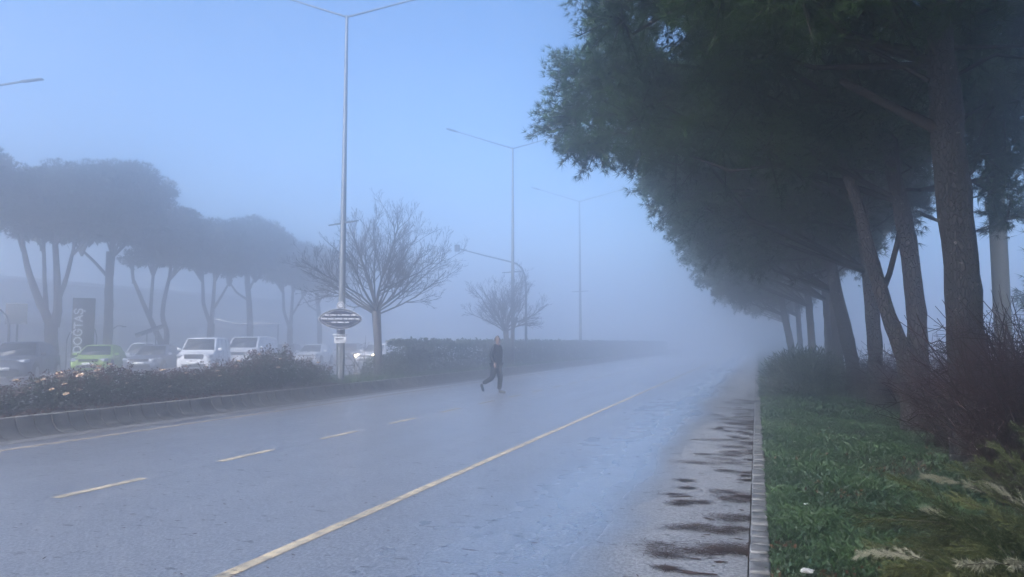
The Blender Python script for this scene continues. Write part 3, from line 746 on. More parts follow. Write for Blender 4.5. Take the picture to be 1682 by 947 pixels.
# ---------------------------------------------------------------- vehicles
def vehicle(name, label, cat, X, Y, hd, p, paint, group, lit=False, extra=None):
    t = thing(name, label, cat, (X, Y, .004), R(hd), group)
    L, W, H = p['L'], p['W'], p['H']; hw = W / 2
    zn, zb, zt = p['zn'], p['zb'], p['zt']; xw, xr, xq, xt = p['xw'], p['xr'], p['xq'], p['xt']
    st = [(L/2, .34, zn-.16, .78), (L/2-.06, .24, zn-.05, .88), (L/2-.22, .21, zn, .95), (L/2-.55, .2, zn+.05, .99), (xw+.25, .2, zb-.05, 1), (xw-.15, .2, zb, 1),
          (0, .2, zb+.0, 1), (xt*.5, .2, (zb+zt)/2, 1), (xt+.1, .2, zt, 1), (-L/2+.28, .22, zt-.02, .97), (-L/2+.07, .27, zt-.07, .92), (-L/2, .36, zt-.2, .84)]
    V = []; 
    for x, zl, zs, w in st:
        w *= hw; d = zs - zl
        half = [(0,zl),(.82*w,zl),(.96*w,zl+.07),(w,zl+.3*d),(.995*w,zl+.62*d),(.965*w,zs-.10),(.90*w,zs-.025),(.72*w,zs),(0,zs+.015)]
        ring = half + [(-y, z) for y, z in half[-2:0:-1]]
        V += [(x, y, z) for y, z in ring]
    n = 16; Fq = [(i*n+j, i*n+(j+1)%n, (i+1)*n+(j+1)%n, (i+1)*n+j)[::-1] for i in range(len(st)-1) for j in range(n)]
    g = Geo().add(V, Fq); g.add(V[:n], [list(range(n))[::-1]]); g.add(V[-n:], [list(range(n))])
    body = g.build('body', paint, t, smooth=True)
    bm = bmesh.new(); bm.from_mesh(body.data); bmesh.ops.remove_doubles(bm, verts=bm.verts, dist=1e-4); bmesh.ops.recalc_face_normals(bm, faces=bm.faces); bm.to_mesh(body.data); bm.free()
    m_ = body.modifiers.new('sub', 'SUBSURF'); m_.levels = m_.render_levels = 1
    # cabin
    wb, wr = hw*.93, hw*p.get('wr', .74); zr = H - .05
    bf = [(xw,wb,zb-.03),(xw,-wb,zb-.03)]; bb = [(xt,wb,zt-.03),(xt,-wb,zt-.03)]
    rf = [(xr,wr,zr),(xr,-wr,zr)]; rb = [(xq,wr,zr-p.get('drop',.04)),(xq,-wr,zr-p.get('drop',.04))]
    xm = (xr+xq)/2; rm = [(xm,wr*.98,H-.01),(xm,-wr*.98,H-.01)]
    V = [bf[0],bf[1],bb[0],bb[1],rf[0],rf[1],rb[0],rb[1],rm[0],rm[1]]
    cab = Geo().add(V, [(0,4,5,1),(2,3,7,6),(4,8,9,5),(8,6,7,9)]); cab.add(V, [(0,2,6,8,4),(1,5,9,7,3)])
    cb = cab.build('cabin', p.get('roof', paint), t, smooth=False)
    bm = bmesh.new(); bm.from_mesh(cb.data); bmesh.ops.remove_doubles(bm, verts=bm.verts, dist=1e-4); bmesh.ops.recalc_face_normals(bm, faces=bm.faces); bm.to_mesh(cb.data); bm.free()
    m_ = cb.modifiers.new('bevel', 'BEVEL'); m_.width = .11; m_.segments = 4
    def panel(c00, c10, c01, c11, u0, u1, v0, v1, nm, mt, sgn):
        c00, c10, c01, c11 = [np.array(q, float) for q in (c00, c10, c01, c11)]
        def P(u, v): return (c00*(1-u)+c10*u)*(1-v) + (c01*(1-u)+c11*u)*v
        nrm = unit(np.cross(c10-c00, c01-c00)) * sgn
        Q = np.array([P(u0,v0),P(u1,v0),P(u1 - .02,v1),P(u0 + .02,v1)])
        V = np.concatenate([Q + nrm*.010, Q - nrm*.01])
        return Geo().add(V, [(0,1,2,3),(0,4,5,1),(1,5,6,2),(2,6,7,3),(3,7,4,0)]).build(nm, mt, t)
    panel(bf[1], bf[0], rf[1], rf[0], .05, .95, .09, .91, 'windscreen', M_GLASS, 1)
    panel(bb[0], bb[1], rb[0], rb[1], .08, .92, .15, .88, 'rear_window', M_GLASS, 1)
    for s, i in ((1, 0), (-1, 1)):
        for u0, u1 in p['win']:
            panel(bb[i], bf[i], rb[i], rf[i], u0, u1, .10, .90, 'side_window', M_GLASS, s)
    # face
    lz = zn - p.get('ld', .12)
    for s in (-1, 1):
        V = Geo().box((0,0,0), (.30,.40,p.get('lh',.15)))
        h = V.build('headlight', M_LIT if lit else M_LENS, t, bevel=.04); h.location = (L/2-.17, s*hw*.70, lz); h.rotation_euler = (0, .15, -s*.35)
        mi = Geo().box((0,0,0), (.10,.20,.13)).build('wing_mirror', p.get('mirror', paint), t, bevel=.03); mi.location = (xw-.28, s*(hw+.09), zb+.06)
        tl = Geo().box((0,0,0), (.12,.24,.2)).build('tail_light', M_RED, t, bevel=.03); tl.location = (-L/2+.08, s*hw*.76, zt-.22)
    Geo().box((L/2-.02, 0, lz-.02), (.08, W*.50, p.get('gh', .12))).build('grille', M_BLACK, t, bevel=.02)
    Geo().box((L/2+.005, 0, .40), (.10, W*.62, .16)).build('lower_intake', M_BLACK, t, bevel=.03)
    Geo().box((L/2+.06, 0, .53), (.02, .52, .115)).build('number_plate', M_PLATE, t)
    if p.get('bar'): Geo().box((L/2+.015, 0, lz+.075), (.05, W*.56, .022)).build('light_bar', M_LENS, t)
    wrad = p.get('wheel', .32)
    for x in (L/2-p.get('fo',.86), -L/2+p.get('ro',.80)):
        for s in (-1, 1):
            a = Geo().tube([(x,s*(hw-.12),wrad+.02),(x,s*(hw+.004),wrad+.02)], [wrad+.07,wrad+.06], 22).build('wheel_arch', M_BLACK, t)
            w = thing_part('wheel', t, (x, s*(hw-.06), wrad))
            Geo().tube([(0,-.1,0),(0,-.085,0),(0,.085,0),(0,.1,0)], [wrad*.9,wrad,wrad,wrad*.9], 24).build('tyre', M_TYRE, w, smooth=False)
            r_ = Geo().tube([(0,s*.07,0),(0,s*.106,0)], [wrad*.66,wrad*.62], 18).build('rim', M_RIM, w)
    # shut lines and handles of the doors
    for s in (-1, 1):
        for x in p['doors']:
            Geo().box((x, s*(hw*.992), (zb+.28)/2+.02), (.014,.012,zb-.40)).build('door_seam', M_BLACK, t)
            Geo().box((x-.72 if x > -.9 else x+.3, s*(hw*.995), zb-.16), (.20,.03,.03)).build('door_handle', p.get('mirror', paint), t, bevel=.008)
    return t
def thing_part(name, parent, loc):
    # a wheel: a hub mesh that carries tyre and rim
    o = Geo().tube([(0,-.08,0),(0,.08,0)], [.09,.09], 10).build(name, M_BLACK, parent); o.location = loc; return o
def paint(name, c, metal=.0): return mat(name, c, .38, metal, .5, coat=.5, coat_rough=.2)
P_BLUE = paint('dark_blue_paint', (.020, .034, .065), .3); P_GREEN = paint('lime_green_paint', (.34, .50, .08)); P_GREY = paint('silver_grey_paint', (.20, .22, .27), .4)
P_WHITE = paint('white_paint', (.74, .75, .76)); P_DGREY = paint('dark_grey_paint', (.07, .08, .10), .3)
GC = 'cars parked beyond the median'
suv = dict(L=4.5,W=1.85,H=1.62,zn=.92,zb=1.03,zt=1.10,xw=1.10,xr=.35,xq=-1.45,xt=-2.02,win=((.10,.36),(.40,.68),(.71,.90)),doors=(.75,-.25,-1.2),bar=1,wheel=.36,mirror=M_BLACK,ld=.08,lh=.12,gh=.04)
hatch = dict(L=4.0,W=1.74,H=1.48,zn=.82,zb=.93,zt=.98,xw=1.02,xr=.28,xq=-1.25,xt=-1.82,win=((.10,.42),(.47,.90)),doors=(.62,-.38),ld=.10,lh=.15)
saloon = dict(L=4.45,W=1.78,H=1.47,zn=.80,zb=.92,zt=.97,xw=.92,xr=.22,xq=-.95,xt=-1.68,win=((.14,.44),(.48,.86)),doors=(.6,-.35,-1.2),ld=.10)
mpv = dict(L=4.45,W=1.84,H=1.86,zn=1.0,zb=1.16,zt=1.18,xw=1.42,xr=.75,xq=-2.02,xt=-2.16,wr=.82,win=((.05,.30),(.33,.60),(.63,.88)),doors=(.9,-.1,-1.1),ld=.12,gh=.22,lh=.18,wheel=.34)
van = dict(L=4.95,W=1.98,H=1.98,zn=1.05,zb=1.22,zt=1.24,xw=1.72,xr=1.05,xq=-2.32,xt=-2.44,wr=.86,win=((.76,.93),),doors=(1.2,.2),ld=.12,gh=.2,lh=.2,wheel=.35)
veh = [('parked_car','dark blue crossover car at the left edge with pale light strip across its nose','car',-29.5,22.3,-54,suv,P_BLUE,0),
 ('parked_car','lime green hatchback parked between the dark blue and grey cars','car',-32.2,28.5,-56,hatch,P_GREEN,0),
 ('parked_car','silver grey saloon car between the green hatchback and white people carrier','car',-30.4,30.4,-66,saloon,P_GREY,0),
 ('parked_car','white tall people carrier with long side windows beside the grey saloon','car',-28.0,31.3,-62,mpv,P_WHITE,0),
 ('parked_van','white panel van with blank sides behind the people carrier','van',-30.6,38.3,-70.5,van,P_WHITE,0),
 ('parked_car','dim grey car half hidden by roses, right behind the white van','car',-33.6,46.1,-72,dict(saloon,H=1.5),P_DGREY,0),
 ('parked_car','white small car left of the oval sign post','car',-29.3,43.3,-74,hatch,P_WHITE,0),
 ('parked_car','hazy grey car seen just right of the sign post, without lights','car',-30.4,49.8,-72,dict(hatch,H=1.55),P_GREY,0),
 ('parked_car','white car with lit headlamps behind the trunk of the largest leafless tree','car',-25.2,44.9,-83,dict(saloon,H=1.5),P_WHITE,1),
 ('parked_car','pale car showing only its roof between the green and grey cars','car',-35.6,34.6,-60,dict(saloon,H=1.58),P_WHITE,0)]
for n_, lab, cat, X0, Y0, hd, p, pm, lit in veh:
    vehicle(n_, lab, cat, X0, Y0, hd, p, pm, GC, bool(lit))

# ---------------------------------------------------------------- rose bushes of the median
def rose_meshes(seed, h, w):
    global rng
    keep = rng; rng = np.random.default_rng(seed)
    n = 1500
    u = unit(rng.normal(size=(n, 3))) * (rng.random(n) ** .38)[:, None] * np.array([w/2, w/2, h*.52])
    P = u + [0, 0, h*.50]; P[:, 2] = np.maximum(P[:, 2], .03) + rng.normal(0, .03, n)
    lump = 1 + .22 * np.sin(P[:, 0]*7 + seed) * np.cos(P[:, 1]*6 + seed*2); P[:, :2] *= lump[:, None]
    gr = Geo().leaves(P, .075, .62, up=.2)
    m = 330; a = rng.uniform(0, 2*PI, m); q = np.sqrt(rng.random(m)) * w * .46
    hz = h * (.72 + .38 * rng.random(m)) * (1 - .35 * (q / (w*.5)) ** 2)
    rd_ = Geo().leaves(np.stack([q*np.cos(a), q*np.sin(a), hz], 1), .06, .5, up=.9)
    sg = Geo(); tips = []
    for k in range(16):
        aa = rng.uniform(0, 2*PI); q = rng.uniform(.15, .5) * w; zt = h * rng.uniform(.8, 1.14)
        tip = np.array([q*math.cos(aa), q*math.sin(aa), zt]); tips.append(tip)
        sg.tube([(0.06*math.cos(aa), .06*math.sin(aa), 0), tip*[.6,.6,.5], tip], [.011,.008,.005], 4, cap=False)
        pp = tip + rng.normal(0, .05, (14, 3)); rd_.leaves(pp, .055, .5, up=.9)
    rng = keep
    return gr, rd_, sg, tips
def bloom_geo(seed):
    global rng
    keep = rng; rng = np.random.default_rng(seed); g = Geo()
    for ringn, rr, tilt, nn in ((0,.045,.25,6),(1,.034,.7,5),(2,.020,1.15,4)):
        for i in range(nn):
            a = 2*PI*i/nn + ringn*.5
            d = np.array([math.cos(a)*math.cos(tilt), math.sin(a)*math.cos(tilt), math.sin(tilt)]); s = np.array([-math.sin(a), math.cos(a), 0])
            V = [np.zeros(3), d*.03+s*rr*.8, d*rr*1.5+s*rr*.45, d*rr*1.6-s*rr*.45, d*.03-s*rr*.8]
            g.add(V, [(0,1,2,3,4)], rng.random())
    rng = keep
    return g.mesh('blossom')
BLOOM = bloom_geo(3); BLOOM.materials.append(M_PETAL)
GR = 'rose bushes in the median bed'
labs = ['leftmost rose bush, low and sparse, under the nose of the dark blue car', 'rose bush with white-flecked leaves below the dark blue car door',
 'rose bush with the two largest pale yellow blooms, left of the green car', 'rose bush crowned with apricot blooms right in front of the green hatchback',
 'rose bush hiding the bumper of the silver grey saloon', 'rose bush with dark red tips below the saloon rear door', 'rose bush in front of the left half of the white people carrier',
 'rose bush in front of the people carrier rear wheel', 'rose bush below the nose of the white van', 'rose bush below the side panel of the white van',
 'tall dark red tipped rose bush right of the white van', 'tallest peaked rose bush left of the small white car', 'rose bush in front of the small white car', 'last rose bush, at the foot of the oval sign']
hts = [.36,.46,.60,.66,.70,.60,.56,.60,.66,.74,.90,1.02,.72,.55]
ysr = [8.5,9.25,10.0,10.75,11.5,12.2,12.95,13.7,14.5,15.2,16.0,16.75,17.7,18.5]
pro = []
for s in range(4):
    pro.append(rose_meshes(40 + s, 1.0, 1.15))
pm_ = []
for i, (lab, hh, yy) in enumerate(zip(labs, hts, ysr)):
    s = i % 4; gr, rd_, sg, tips = pro[s]
    t = thing('rose_bush', lab, 'rose bush', (-12.55 + random.uniform(-.12, .12), yy, .33), 0, GR)
    t.scale = (1.0, 1.0, hh)
    if i < 4:
        a = gr.build('foliage', M_ROSELEAF, t); b_ = rd_.build('young_leaves', M_ROSERED, t); c_ = sg.build('stems', M_STEM, t); pm_.append((a, b_, c_))
    else:
        for o in pm_[s]:
            c = o.copy(); C.objects.link(c); c.parent = t
    rz = random.uniform(0, 6.28)
    for c in t.children: c.rotation_euler = (0, 0, rz)
    nb = [2,5,9,9,6,5,3,3,3,2,3,3,2,1][i]
    for k in range(nb):
        o = bpy.data.objects.new('blossom', BLOOM); C.objects.link(o); o.parent = t
        if k % 2 == 0:
            p = Matrix.Rotation(rz, 3, 'Z') @ Vector(tips[random.randrange(len(tips))])
        else:
            aa = random.uniform(-2.6, .6); p = Vector((.52*math.cos(aa), .52*math.sin(aa), random.uniform(.45, .95)))
        o.location = p + Vector((0, 0, .03)); sc = random.uniform(.5, .9) * (1.3 if i in (2, 3) else 1); o.scale = (sc, sc, sc / hh)
        o.rotation_euler = (random.uniform(.2, .9), random.uniform(-.3, .3), random.uniform(-.8, .8))

# ---------------------------------------------------------------- hedge, round bush, saplings
def hedge(name, lab, x0, x1, y0, y1, z0, z1, n, leaf, cat='hedge', group=None):
    t = thing(name, lab, cat, ((x0+x1)/2, y0, z0), 0, group)
    w = x1-x0; L = y1-y0; h = z1-z0
    m = n
    face = rng.random(m); P = np.stack([rng.uniform(-w/2, w/2, m), rng.uniform(0, L, m), rng.uniform(0.05, h, m)], 1)
    k = face < .45; P[k, 0] = w/2 + rng.normal(0, .05, k.sum())
    k = (face >= .45) & (face < .8); P[k, 2] = h + rng.normal(0, .05, k.sum()); P[k, 0] = rng.uniform(-w/2, w/2, k.sum())
    k = (face >= .8) & (face < .86); P[k, 1] = rng.normal(0, .05, k.sum())
    P[:, 2] += .05 * np.sin(P[:, 1]*1.3) + .04 * np.sin(P[:, 1]*3.7)
    P[:, 0] += .05 * np.sin(P[:, 1]*2.1 + P[:, 2]*3)
    Geo().leaves(P, leaf, .6, up=.3).build('foliage', M_HEDGE, t)
    g = Geo()
    for yy in np.arange(.3, L, .6):
        g.tube([(0,yy,-.05),(random.uniform(-.1,.1),yy+.1,h*.8)], [.035,.012], 5)
        g.tube([(0,yy,.1),(w*.3,yy-.1,h*.75)], [.022,.008], 4)
    g.build('stems', M_STEM, t)
    return t
hedge('clipped_hedge', 'long clipped hedge along the median fading into the fog behind the walking man', -13.95, -12.75, 27.2, 110, .33, 1.55, 64000, .13)
hedge('clipped_hedge', 'short clipped hedge block standing apart at the near end of the long hedge', -13.8, -12.9, 25.2, 26.5, .33, 1.52, 4200, .09)
def round_bush(lab, loc, w, h, n, leaf, m=M_HEDGE, name='round_bush', spiky=0, group=None):
    t = thing(name, lab, 'bush', loc, 0, group)
    u = unit(rng.normal(size=(n, 3))) * (rng.random(n) ** .3)[:, None]; u[:, 2] = np.abs(u[:, 2])
    u *= (1 + .10*np.sin(u[:, 0:1]*5 + u[:, 1:2]*4))
    P = u * [w/2, w/2, h]
    Geo().leaves(P, leaf, .5 if not spiky else .12, up=.5, bias=u * (1.5 if spiky else .3)).build('foliage', m, t)
    g = Geo()
    for k in range(9):
        a = k * .7; g.tube([(0,0,-.05),(math.cos(a)*w*.2,math.sin(a)*w*.2,h*.5),(math.cos(a)*w*.33,math.sin(a)*w*.33,h*.75)], [.025,.016,.006], 5)
    g.build('stems', M_STEM, t)
    return t
round_bush('low rounded bush at the foot of the largest leafless tree', (-12.95, 23.9, .33), 2.0, .85, 5200, .08)
round_bush('pale thin bush in the gap before the long hedge', (-12.9, 26.85, .33), .55, .8, 420, .08, M_WEED)

def bare_shrub_geo(seed, h, spread, stems, r0=.008):
    rd = random.Random(seed); g = Geo()
    for k in range(stems):
        a = rd.uniform(0, 2*PI); b = np.array([rd.gauss(0, .14), rd.gauss(0, .14), 0.])
        d = unit(np.array([math.cos(a)*spread, math.sin(a)*spread, 1.0]) * [1, 1, rd.uniform(.7, 1.3)])
        L = h * rd.uniform(.55, 1.15); n = 6; q = b.copy(); pts = [q.copy()]
        for i in range(n):
            d = unit(d + np.array([rd.gauss(0,.17), rd.gauss(0,.17), -.05 * i * spread])); q = q + d * L / n; pts.append(q.copy())
        rr = r0 * rd.uniform(.6, 1.3); c = rd.random()
        g.tube(pts, np.linspace(rr, rr*.35, n+1), 3, rnd=c, cap=False)
        for j in range(rd.randint(5, 9)):
            i = rd.randint(1, n-1); p = pts[i]; dd = unit(np.array([rd.gauss(0,1), rd.gauss(0,1), rd.gauss(.25,.6)]))
            l = rd.uniform(.15, .5) * h * .5; m1 = p + dd*l*.5 + np.array([rd.gauss(0,.03) for _ in range(3)]); e = p + dd*l + np.array([rd.gauss(0,.05), rd.gauss(0,.05), -.03])
            g.tube([p, m1, e], [rr*.5, rr*.4, rr*.22], 3, rnd=c, cap=False)
            for _ in range(rd.randint(1, 3)):
                f = m1 + np.array([rd.gauss(0,1), rd.gauss(0,1), rd.gauss(.2,.7)]) * .08 * h * .6
                g.tube([m1, f], [rr*.35, rr*.2], 3, rnd=c, cap=False)
    return g
GS = 'bare shrubs under the pines'
sh = [bare_shrub_geo(61, 1.9, .34, 200, .0095), bare_shrub_geo(62, 1.65, .42, 200, .0095), bare_shrub_geo(63, 1.3, .5, 150, .009)]
spots = [(2.3,7.5,0,.92,'nearest tangle of bare red-brown twigs, at the right edge above the feathery conifer'),
 (2.85,8.9,1,1.15,'dense bare red-brown shrub right of the nearest pine trunk'),
 (2.55,8.7,2,.95,'low bare shrub in front of the foot of the nearest pine'),
 (2.55,11.0,2,1.0,'thin bare shrub just left of the nearest pine trunk'),
 (2.95,11.4,1,1.0,'bare twiggy shrub between the two nearest pine trunks'),
 (3.7,10.6,0,1.0,'tall bare shrub rising to the right behind the nearest pine'),
 (2.95,14.6,1,.9,'bare purplish shrub right behind the forked pine'),
 (2.9,16.6,2,1.0,'hazy bare shrub beside the third trunk back'),
 (2.8,19.6,1,.85,'hazy purplish shrub farthest along, beside the tilted pine trunk')]
pp = {}
for x, y, k, sc, lab in spots:
    z = float(verge_z(np.array(x), np.array(y))) - .02
    if k in pp: dup(pp[k], (x, y, z), random.uniform(0, 6), lab, sc)
    else:
        t = thing('bare_shrub', lab, 'shrub', (x, y, z), 0, GS); sh[k].build('twigs', M_TWIG, t); pp[k] = t; t.scale = (sc,)*3
t = thing('bare_sapling', 'spindly bare sapling on the median between the oval sign and the leafless tree', 'sapling', (-12.75, 21.4, .33))
bare_shrub_geo(70, 1.35, .35, 7, .014).build('twigs', M_GREYTWIG, t)
t = thing('bare_sapling', 'tiny bare sapling right of the round bush on the median', 'sapling', (-12.8, 25.0, .33))
bare_shrub_geo(71, 1.3, .45, 8, .010).build('twigs', M_GREYTWIG, t)
round_bush('round spiky green bush on the verge at the foot of the hazy pines', (1.35, 21.2, .12), 2.3, 1.15, 5200, .22, M_HEDGE, 'green_bush', 1)
round_bush('smaller green bush beyond the round one, paler in the fog', (1.15, 25.5, .12), 2.0, 1.2, 3000, .22, M_HEDGE, 'green_bush', 1)

# ---------------------------------------------------------------- feathery conifers in the corner
def feather(seed, nb, h, reach, lean):
    global rng
    keep = rng; rng = np.random.default_rng(seed); rd = random.Random(seed)
    fo = Geo(); tp = Geo(); st = Geo()
    for k in range(nb):
        a = rd.uniform(0, 2*PI); d = unit(np.array([math.cos(a)*.7 + lean[0], math.sin(a)*.55 + lean[1], rd.uniform(.55, 1.15)]))
        L = h * rd.uniform(.7, 1.25) * (1.12 if rd.random() < .2 else 1); n = 12; q = np.array([rd.gauss(0,.12), rd.gauss(0,.12), 0.]); pts = [q.copy()]
        for i in range(n):
            d = unit(d + np.array([lean[0]*.13, lean[1]*.10, -.085]) + rng.normal(0, .035, 3)); q = q + d*L/n; pts.append(q.copy())
        P = np.array(pts); st.tube(P, np.linspace(.009, .002, n+1), 4, cap=False)
        straw = rd.random() < .22; tone = rd.uniform(0, .8)
        for i in range(3, n+1):
            for c in range(7):
                f = rd.random(); b = P[i-1] + (P[i]-P[i-1])*f; tdir = unit(P[i]-P[i-1])
                s = unit(np.cross(tdir, rng.normal(size=3))); dd = unit(tdir*.95 + s*rd.uniform(.25, .7))
                l = (.17 * (1 - .70*(i/n)) + .03) * rd.uniform(.6, 1.2)
                if straw and i >= n - 3: l *= .42
                m = 9; tt = (np.arange(m)+.4)/m
                Q = b + dd*l*tt[:, None]; A = np.repeat(unit(dd + tdir*.3)[None], m, 0)
                (tp if (straw and i >= n-3 - (c % 2)) else fo).needles(Q, A, 4, .030, .0042, spread=.8, tint=np.full(m, tone * (.25 + .75*i/n)))
    rng = keep
    return fo, tp, st
GF = 'feathery conifer shrubs in the near corner'
t = thing('feathery_conifer', 'dark feathery conifer filling the bottom right corner, straw tips arching left', 'shrub', (1.42, 4.15, .14), 0, GF)
fo, tp, st = feather(5, 58, .86, 1, (-.42, .0)); fo.build('foliage', M_JUNI, t); tp.build('dry_tips', M_STRAW, t); st.build('stems', M_STEM, t)
t = thing('feathery_conifer', 'taller feathery conifer behind the corner one, pale plumes against the pine trunk', 'shrub', (1.86, 5.05, .14), 0, GF)
fo, tp, st = feather(6, 54, .98, 1, (-.40, .05)); fo.build('foliage', M_JUNI, t); tp.build('dry_tips', M_STRAW, t); st.build('stems', M_STEM, t)

g = Geo()
bm = bmesh.new(); bmesh.ops.create_icosphere(bm, subdivisions=2, radius=.05)
for v in bm.verts: v.co *= 1 + random.uniform(-.35, .35); v.co.z *= .45; v.co.x *= 1.3
me = bpy.data.meshes.new('paper_scrap'); bm.to_mesh(me); bm.free(); me.materials.append(M_LITTERW)
o = bpy.data.objects.new('paper_scrap', me); C.objects.link(o); o.scale = (.62,.62,.62); o.location = (.27, 5.02, .14); tag(o, 'crumpled white paper scrap in the near grass beside the kerb', 'litter', 'paper scraps on the verge')
o2 = o.copy(); C.objects.link(o2); o2.location = (.38, 7.0, .15); o2.scale = (.35,.35,.35); o2.rotation_euler = (0,0,1); o2['label'] = 'tiny white paper scrap farther up the grass verge'

# ---------------------------------------------------------------- the far left side
t = thing('totem_sign', 'tall dark totem sign with pale letters running up it, behind the green car', 'sign', (-33.5, 28.55, .004), R(46))
Geo().box((0,0,1.95), (1.02,.28,3.9)).build('panel', M_TOTEM, t, bevel=.015)
fc = bpy.data.curves.new('letters', 'FONT'); fc.body = 'DO\u011eTA\u015e'; fc.size = .56; fc.offset = .010; fc.extrude = .012; fc.align_x = 'LEFT'; fc.align_y = 'CENTER'
fo_ = bpy.data.objects.new('letters_tmp', fc); C.objects.link(fo_)
bpy.context.view_layer.update()
me = bpy.data.meshes.new_from_object(fo_.evaluated_get(bpy.context.evaluated_depsgraph_get())); bpy.data.objects.remove(fo_)
me.name = 'lettering'; me.materials.clear(); me.materials.append(M_LETTER)
lo = bpy.data.objects.new('lettering', me); C.objects.link(lo); lo.parent = t
lo.rotation_euler = Matrix(((0,-1,0),(0,0,-1),(1,0,0))).to_euler()      # text runs upward, faces -y
lo.location = (-.20, -.155, 1.00)
def gooseneck(lab, X0, Y0, h, dx, dy):
    t = thing('gooseneck_light', lab, 'lamp', (X0, Y0, .004), 0, 'small lights on bent stalks by the totem')
    Geo().tube([(0,0,0),(0,0,h*.75),(dx*.25,dy*.25,h*.93),(dx*.6,dy*.6,h),(dx,dy,h*1.0)], [.03,.03,.028,.025,.025], 7).build('stalk', M_GALVD, t, smooth=True)
    Geo().box((dx*1.12, dy*1.12, h*.985), (.22,.14,.07)).build('lamp_head', M_GALVD, t, bevel=.02)
gooseneck('bent stalk light just left of the dark totem sign', -34.6, 28.55, 2.3, .4, .34)
gooseneck('bent stalk light between the totem sign and the straight pine trunk', -33.9, 29.75, 2.5, -.4, -.3)
gooseneck('bent stalk light right of the straight pine trunk', -34.3, 30.9, 2.5, .5, .4)
t = thing('box_sign', 'square grey sign box on two legs at the far left', 'sign', (-32.5, 24.17, .004), R(52))
Geo().box((0,0,2.9), (.85,.14,.95)).build('board', mat('grey_board', (.16,.17,.17), .6), t, bevel=.02)
Geo().box((.28,-.1,2.45), (.18,.1,.08)).build('lamp_unit', M_WHITE, t, bevel=.015)
for s in (-1, 1): Geo().tube([(s*.16-.1,0,0),(s*.16-.1,0,2.45)], [.045,.045], 7).build('leg', M_GALVD, t)
t = thing('red_sign', 'red hanging sign on a curved pole at the very left edge', 'sign', (-32.3, 23.55, .004), R(52))
Geo().tube([(.15,0,0),(.14,0,2.1),(.02,0,2.75),(-.22,0,3.05),(-.5,0,3.1)], [.04,.04,.036,.034,.03], 8).build('pole', M_GALVD, t, smooth=True)
Geo().prism([(-.98,2.72),(-.42,2.42),(-.28,2.62),(-.36,3.0),(-.72,3.2),(-.98,3.1)], 'y', -.06, .06).build('board', M_RED, t, bevel=.02)
t = thing('solar_canopy', 'dark slanted panel on thin posts above the grey saloon', 'canopy', (-33.4, 32.85, .004), R(46))
g = Geo().box((0,0,0), (1.6,1.0,.08)); o = g.build('panel', M_PANEL, t, bevel=.01); o.location = (0,0,2.25); o.rotation_euler = (R(-10), R(-22), 0)
for x in (-.1, .35, .5): Geo().tube([(x,.1,0),(x-.05,.1,2.2)], [.04,.035], 6).build('post', M_GALVD, t)
# shop building far behind, then a lower canopy roof
t = thing('shop_building', 'long flat-roofed shop building faint behind the umbrella pines', 'building', (-76, 30, 0))
Geo().box((0,18,3.85), (14,110,7.7)).build('wall', M_WALL, t)
Geo().box((.15,18,7.85), (14.5,110.6,.35)).build('roof_edge', M_ROOF, t)
for k in range(12):
    w = Geo().box((7.03,-20+7*k,2.0), (.10,5.2,3.0)).build('window', M_SHOPGLASS, t)
    g = Geo()
    for q in (-2.6,-.9,.9,2.6): g.box((7.10,-20+7*k+q,2.0), (.08,.1,3.1))
    g.box((7.10,-20+7*k,3.55), (.08,5.3,.1)); g.build('frame', M_GALVD, w)
Geo().box((7.06,18,4.6), (.16,60,1.0)).build('fascia', M_ROOF, t)
t = thing('entrance_canopy', 'pale sloping canopy roof behind the white van', 'canopy', (-39.5, 49.5, 0), R(38))
g = Geo(); g.prism([(-3.4,3.65),(-1.2,3.2),(2.2,3.25),(2.2,3.12),(-1.2,3.05),(-3.4,3.5)], 'y', -1.5, 1.5); g.build('roof', M_ROOF, t)
for x in (-3.0, 2.0):
    for y in (-1.3, 1.3): Geo().tube([(x,y,0),(x,y,3.1)], [.035,.035], 6).build('post', M_GALV, t)

# ---------------------------------------------------------------- right background
t = thing('utility_pole', 'pale grey utility pole right of the nearest pine trunk', 'pole', (4.62, 16.6, .1))
Geo().tube([(0,0,0),(0,0,4),(0,0,10.5)], [.155,.15,.125], 14).build('shaft', M_POLEC, t, smooth=True)
Geo().tube([(.1,0,6.35),(.34,-.02,6.35),(.44,-.02,6.47)], [.02,.018,.016], 6).build('hook_bracket', M_GALVD, t)
Geo().box((.26,0,5.65), (.3,.06,.07)).build('stub_bracket', M_GALVD, t)
def fog_conifer(seed, h, w):
    global rng
    keep = rng; rng = np.random.default_rng(seed); cr = Geo(); tr = Geo()
    tr.tube([(0,0,0),(0,0,h*.5),(0,0,h*.97)], [.18,.12,.02], 8)
    for k in range(120):
        z = h * (.1 + .88 * (k/120)); r = w*.5 * (1 - (z/h)) ** .75 * rng.uniform(.75, 1.12) + .12; a = rng.uniform(0, 2*PI)
        e = np.array([r*math.cos(a), r*math.sin(a), z - .15*r]); b0 = np.array([0,0,z])
        tr.tube([b0, e], [.03,.008], 4, cap=False)
        t_ = np.sqrt(rng.random(42)); Q = b0 + (e-b0)*t_[:, None] + rng.normal(0, .12, (42, 3))
        cr.needles(Q, unit((e-b0) + rng.normal(0, .5, (42, 3))), 8, .22, .022)
    rng = keep
    return cr, tr
cr, tr = fog_conifer(77, 9.5, 4.6)
t = thing('conifer_tree', 'misty conifer at the right edge behind the utility pole', 'tree', (8.2, 21.5, 0), 0, 'misty conifers beyond the side path')
tr.build('trunk', M_LIMB, t); cr.build('crown', M_STONEP, t)
dup(t, (11.0, 27.5, 0), 1.2, 'farther misty conifer, mostly hidden behind the nearest pine trunk', 1.05)

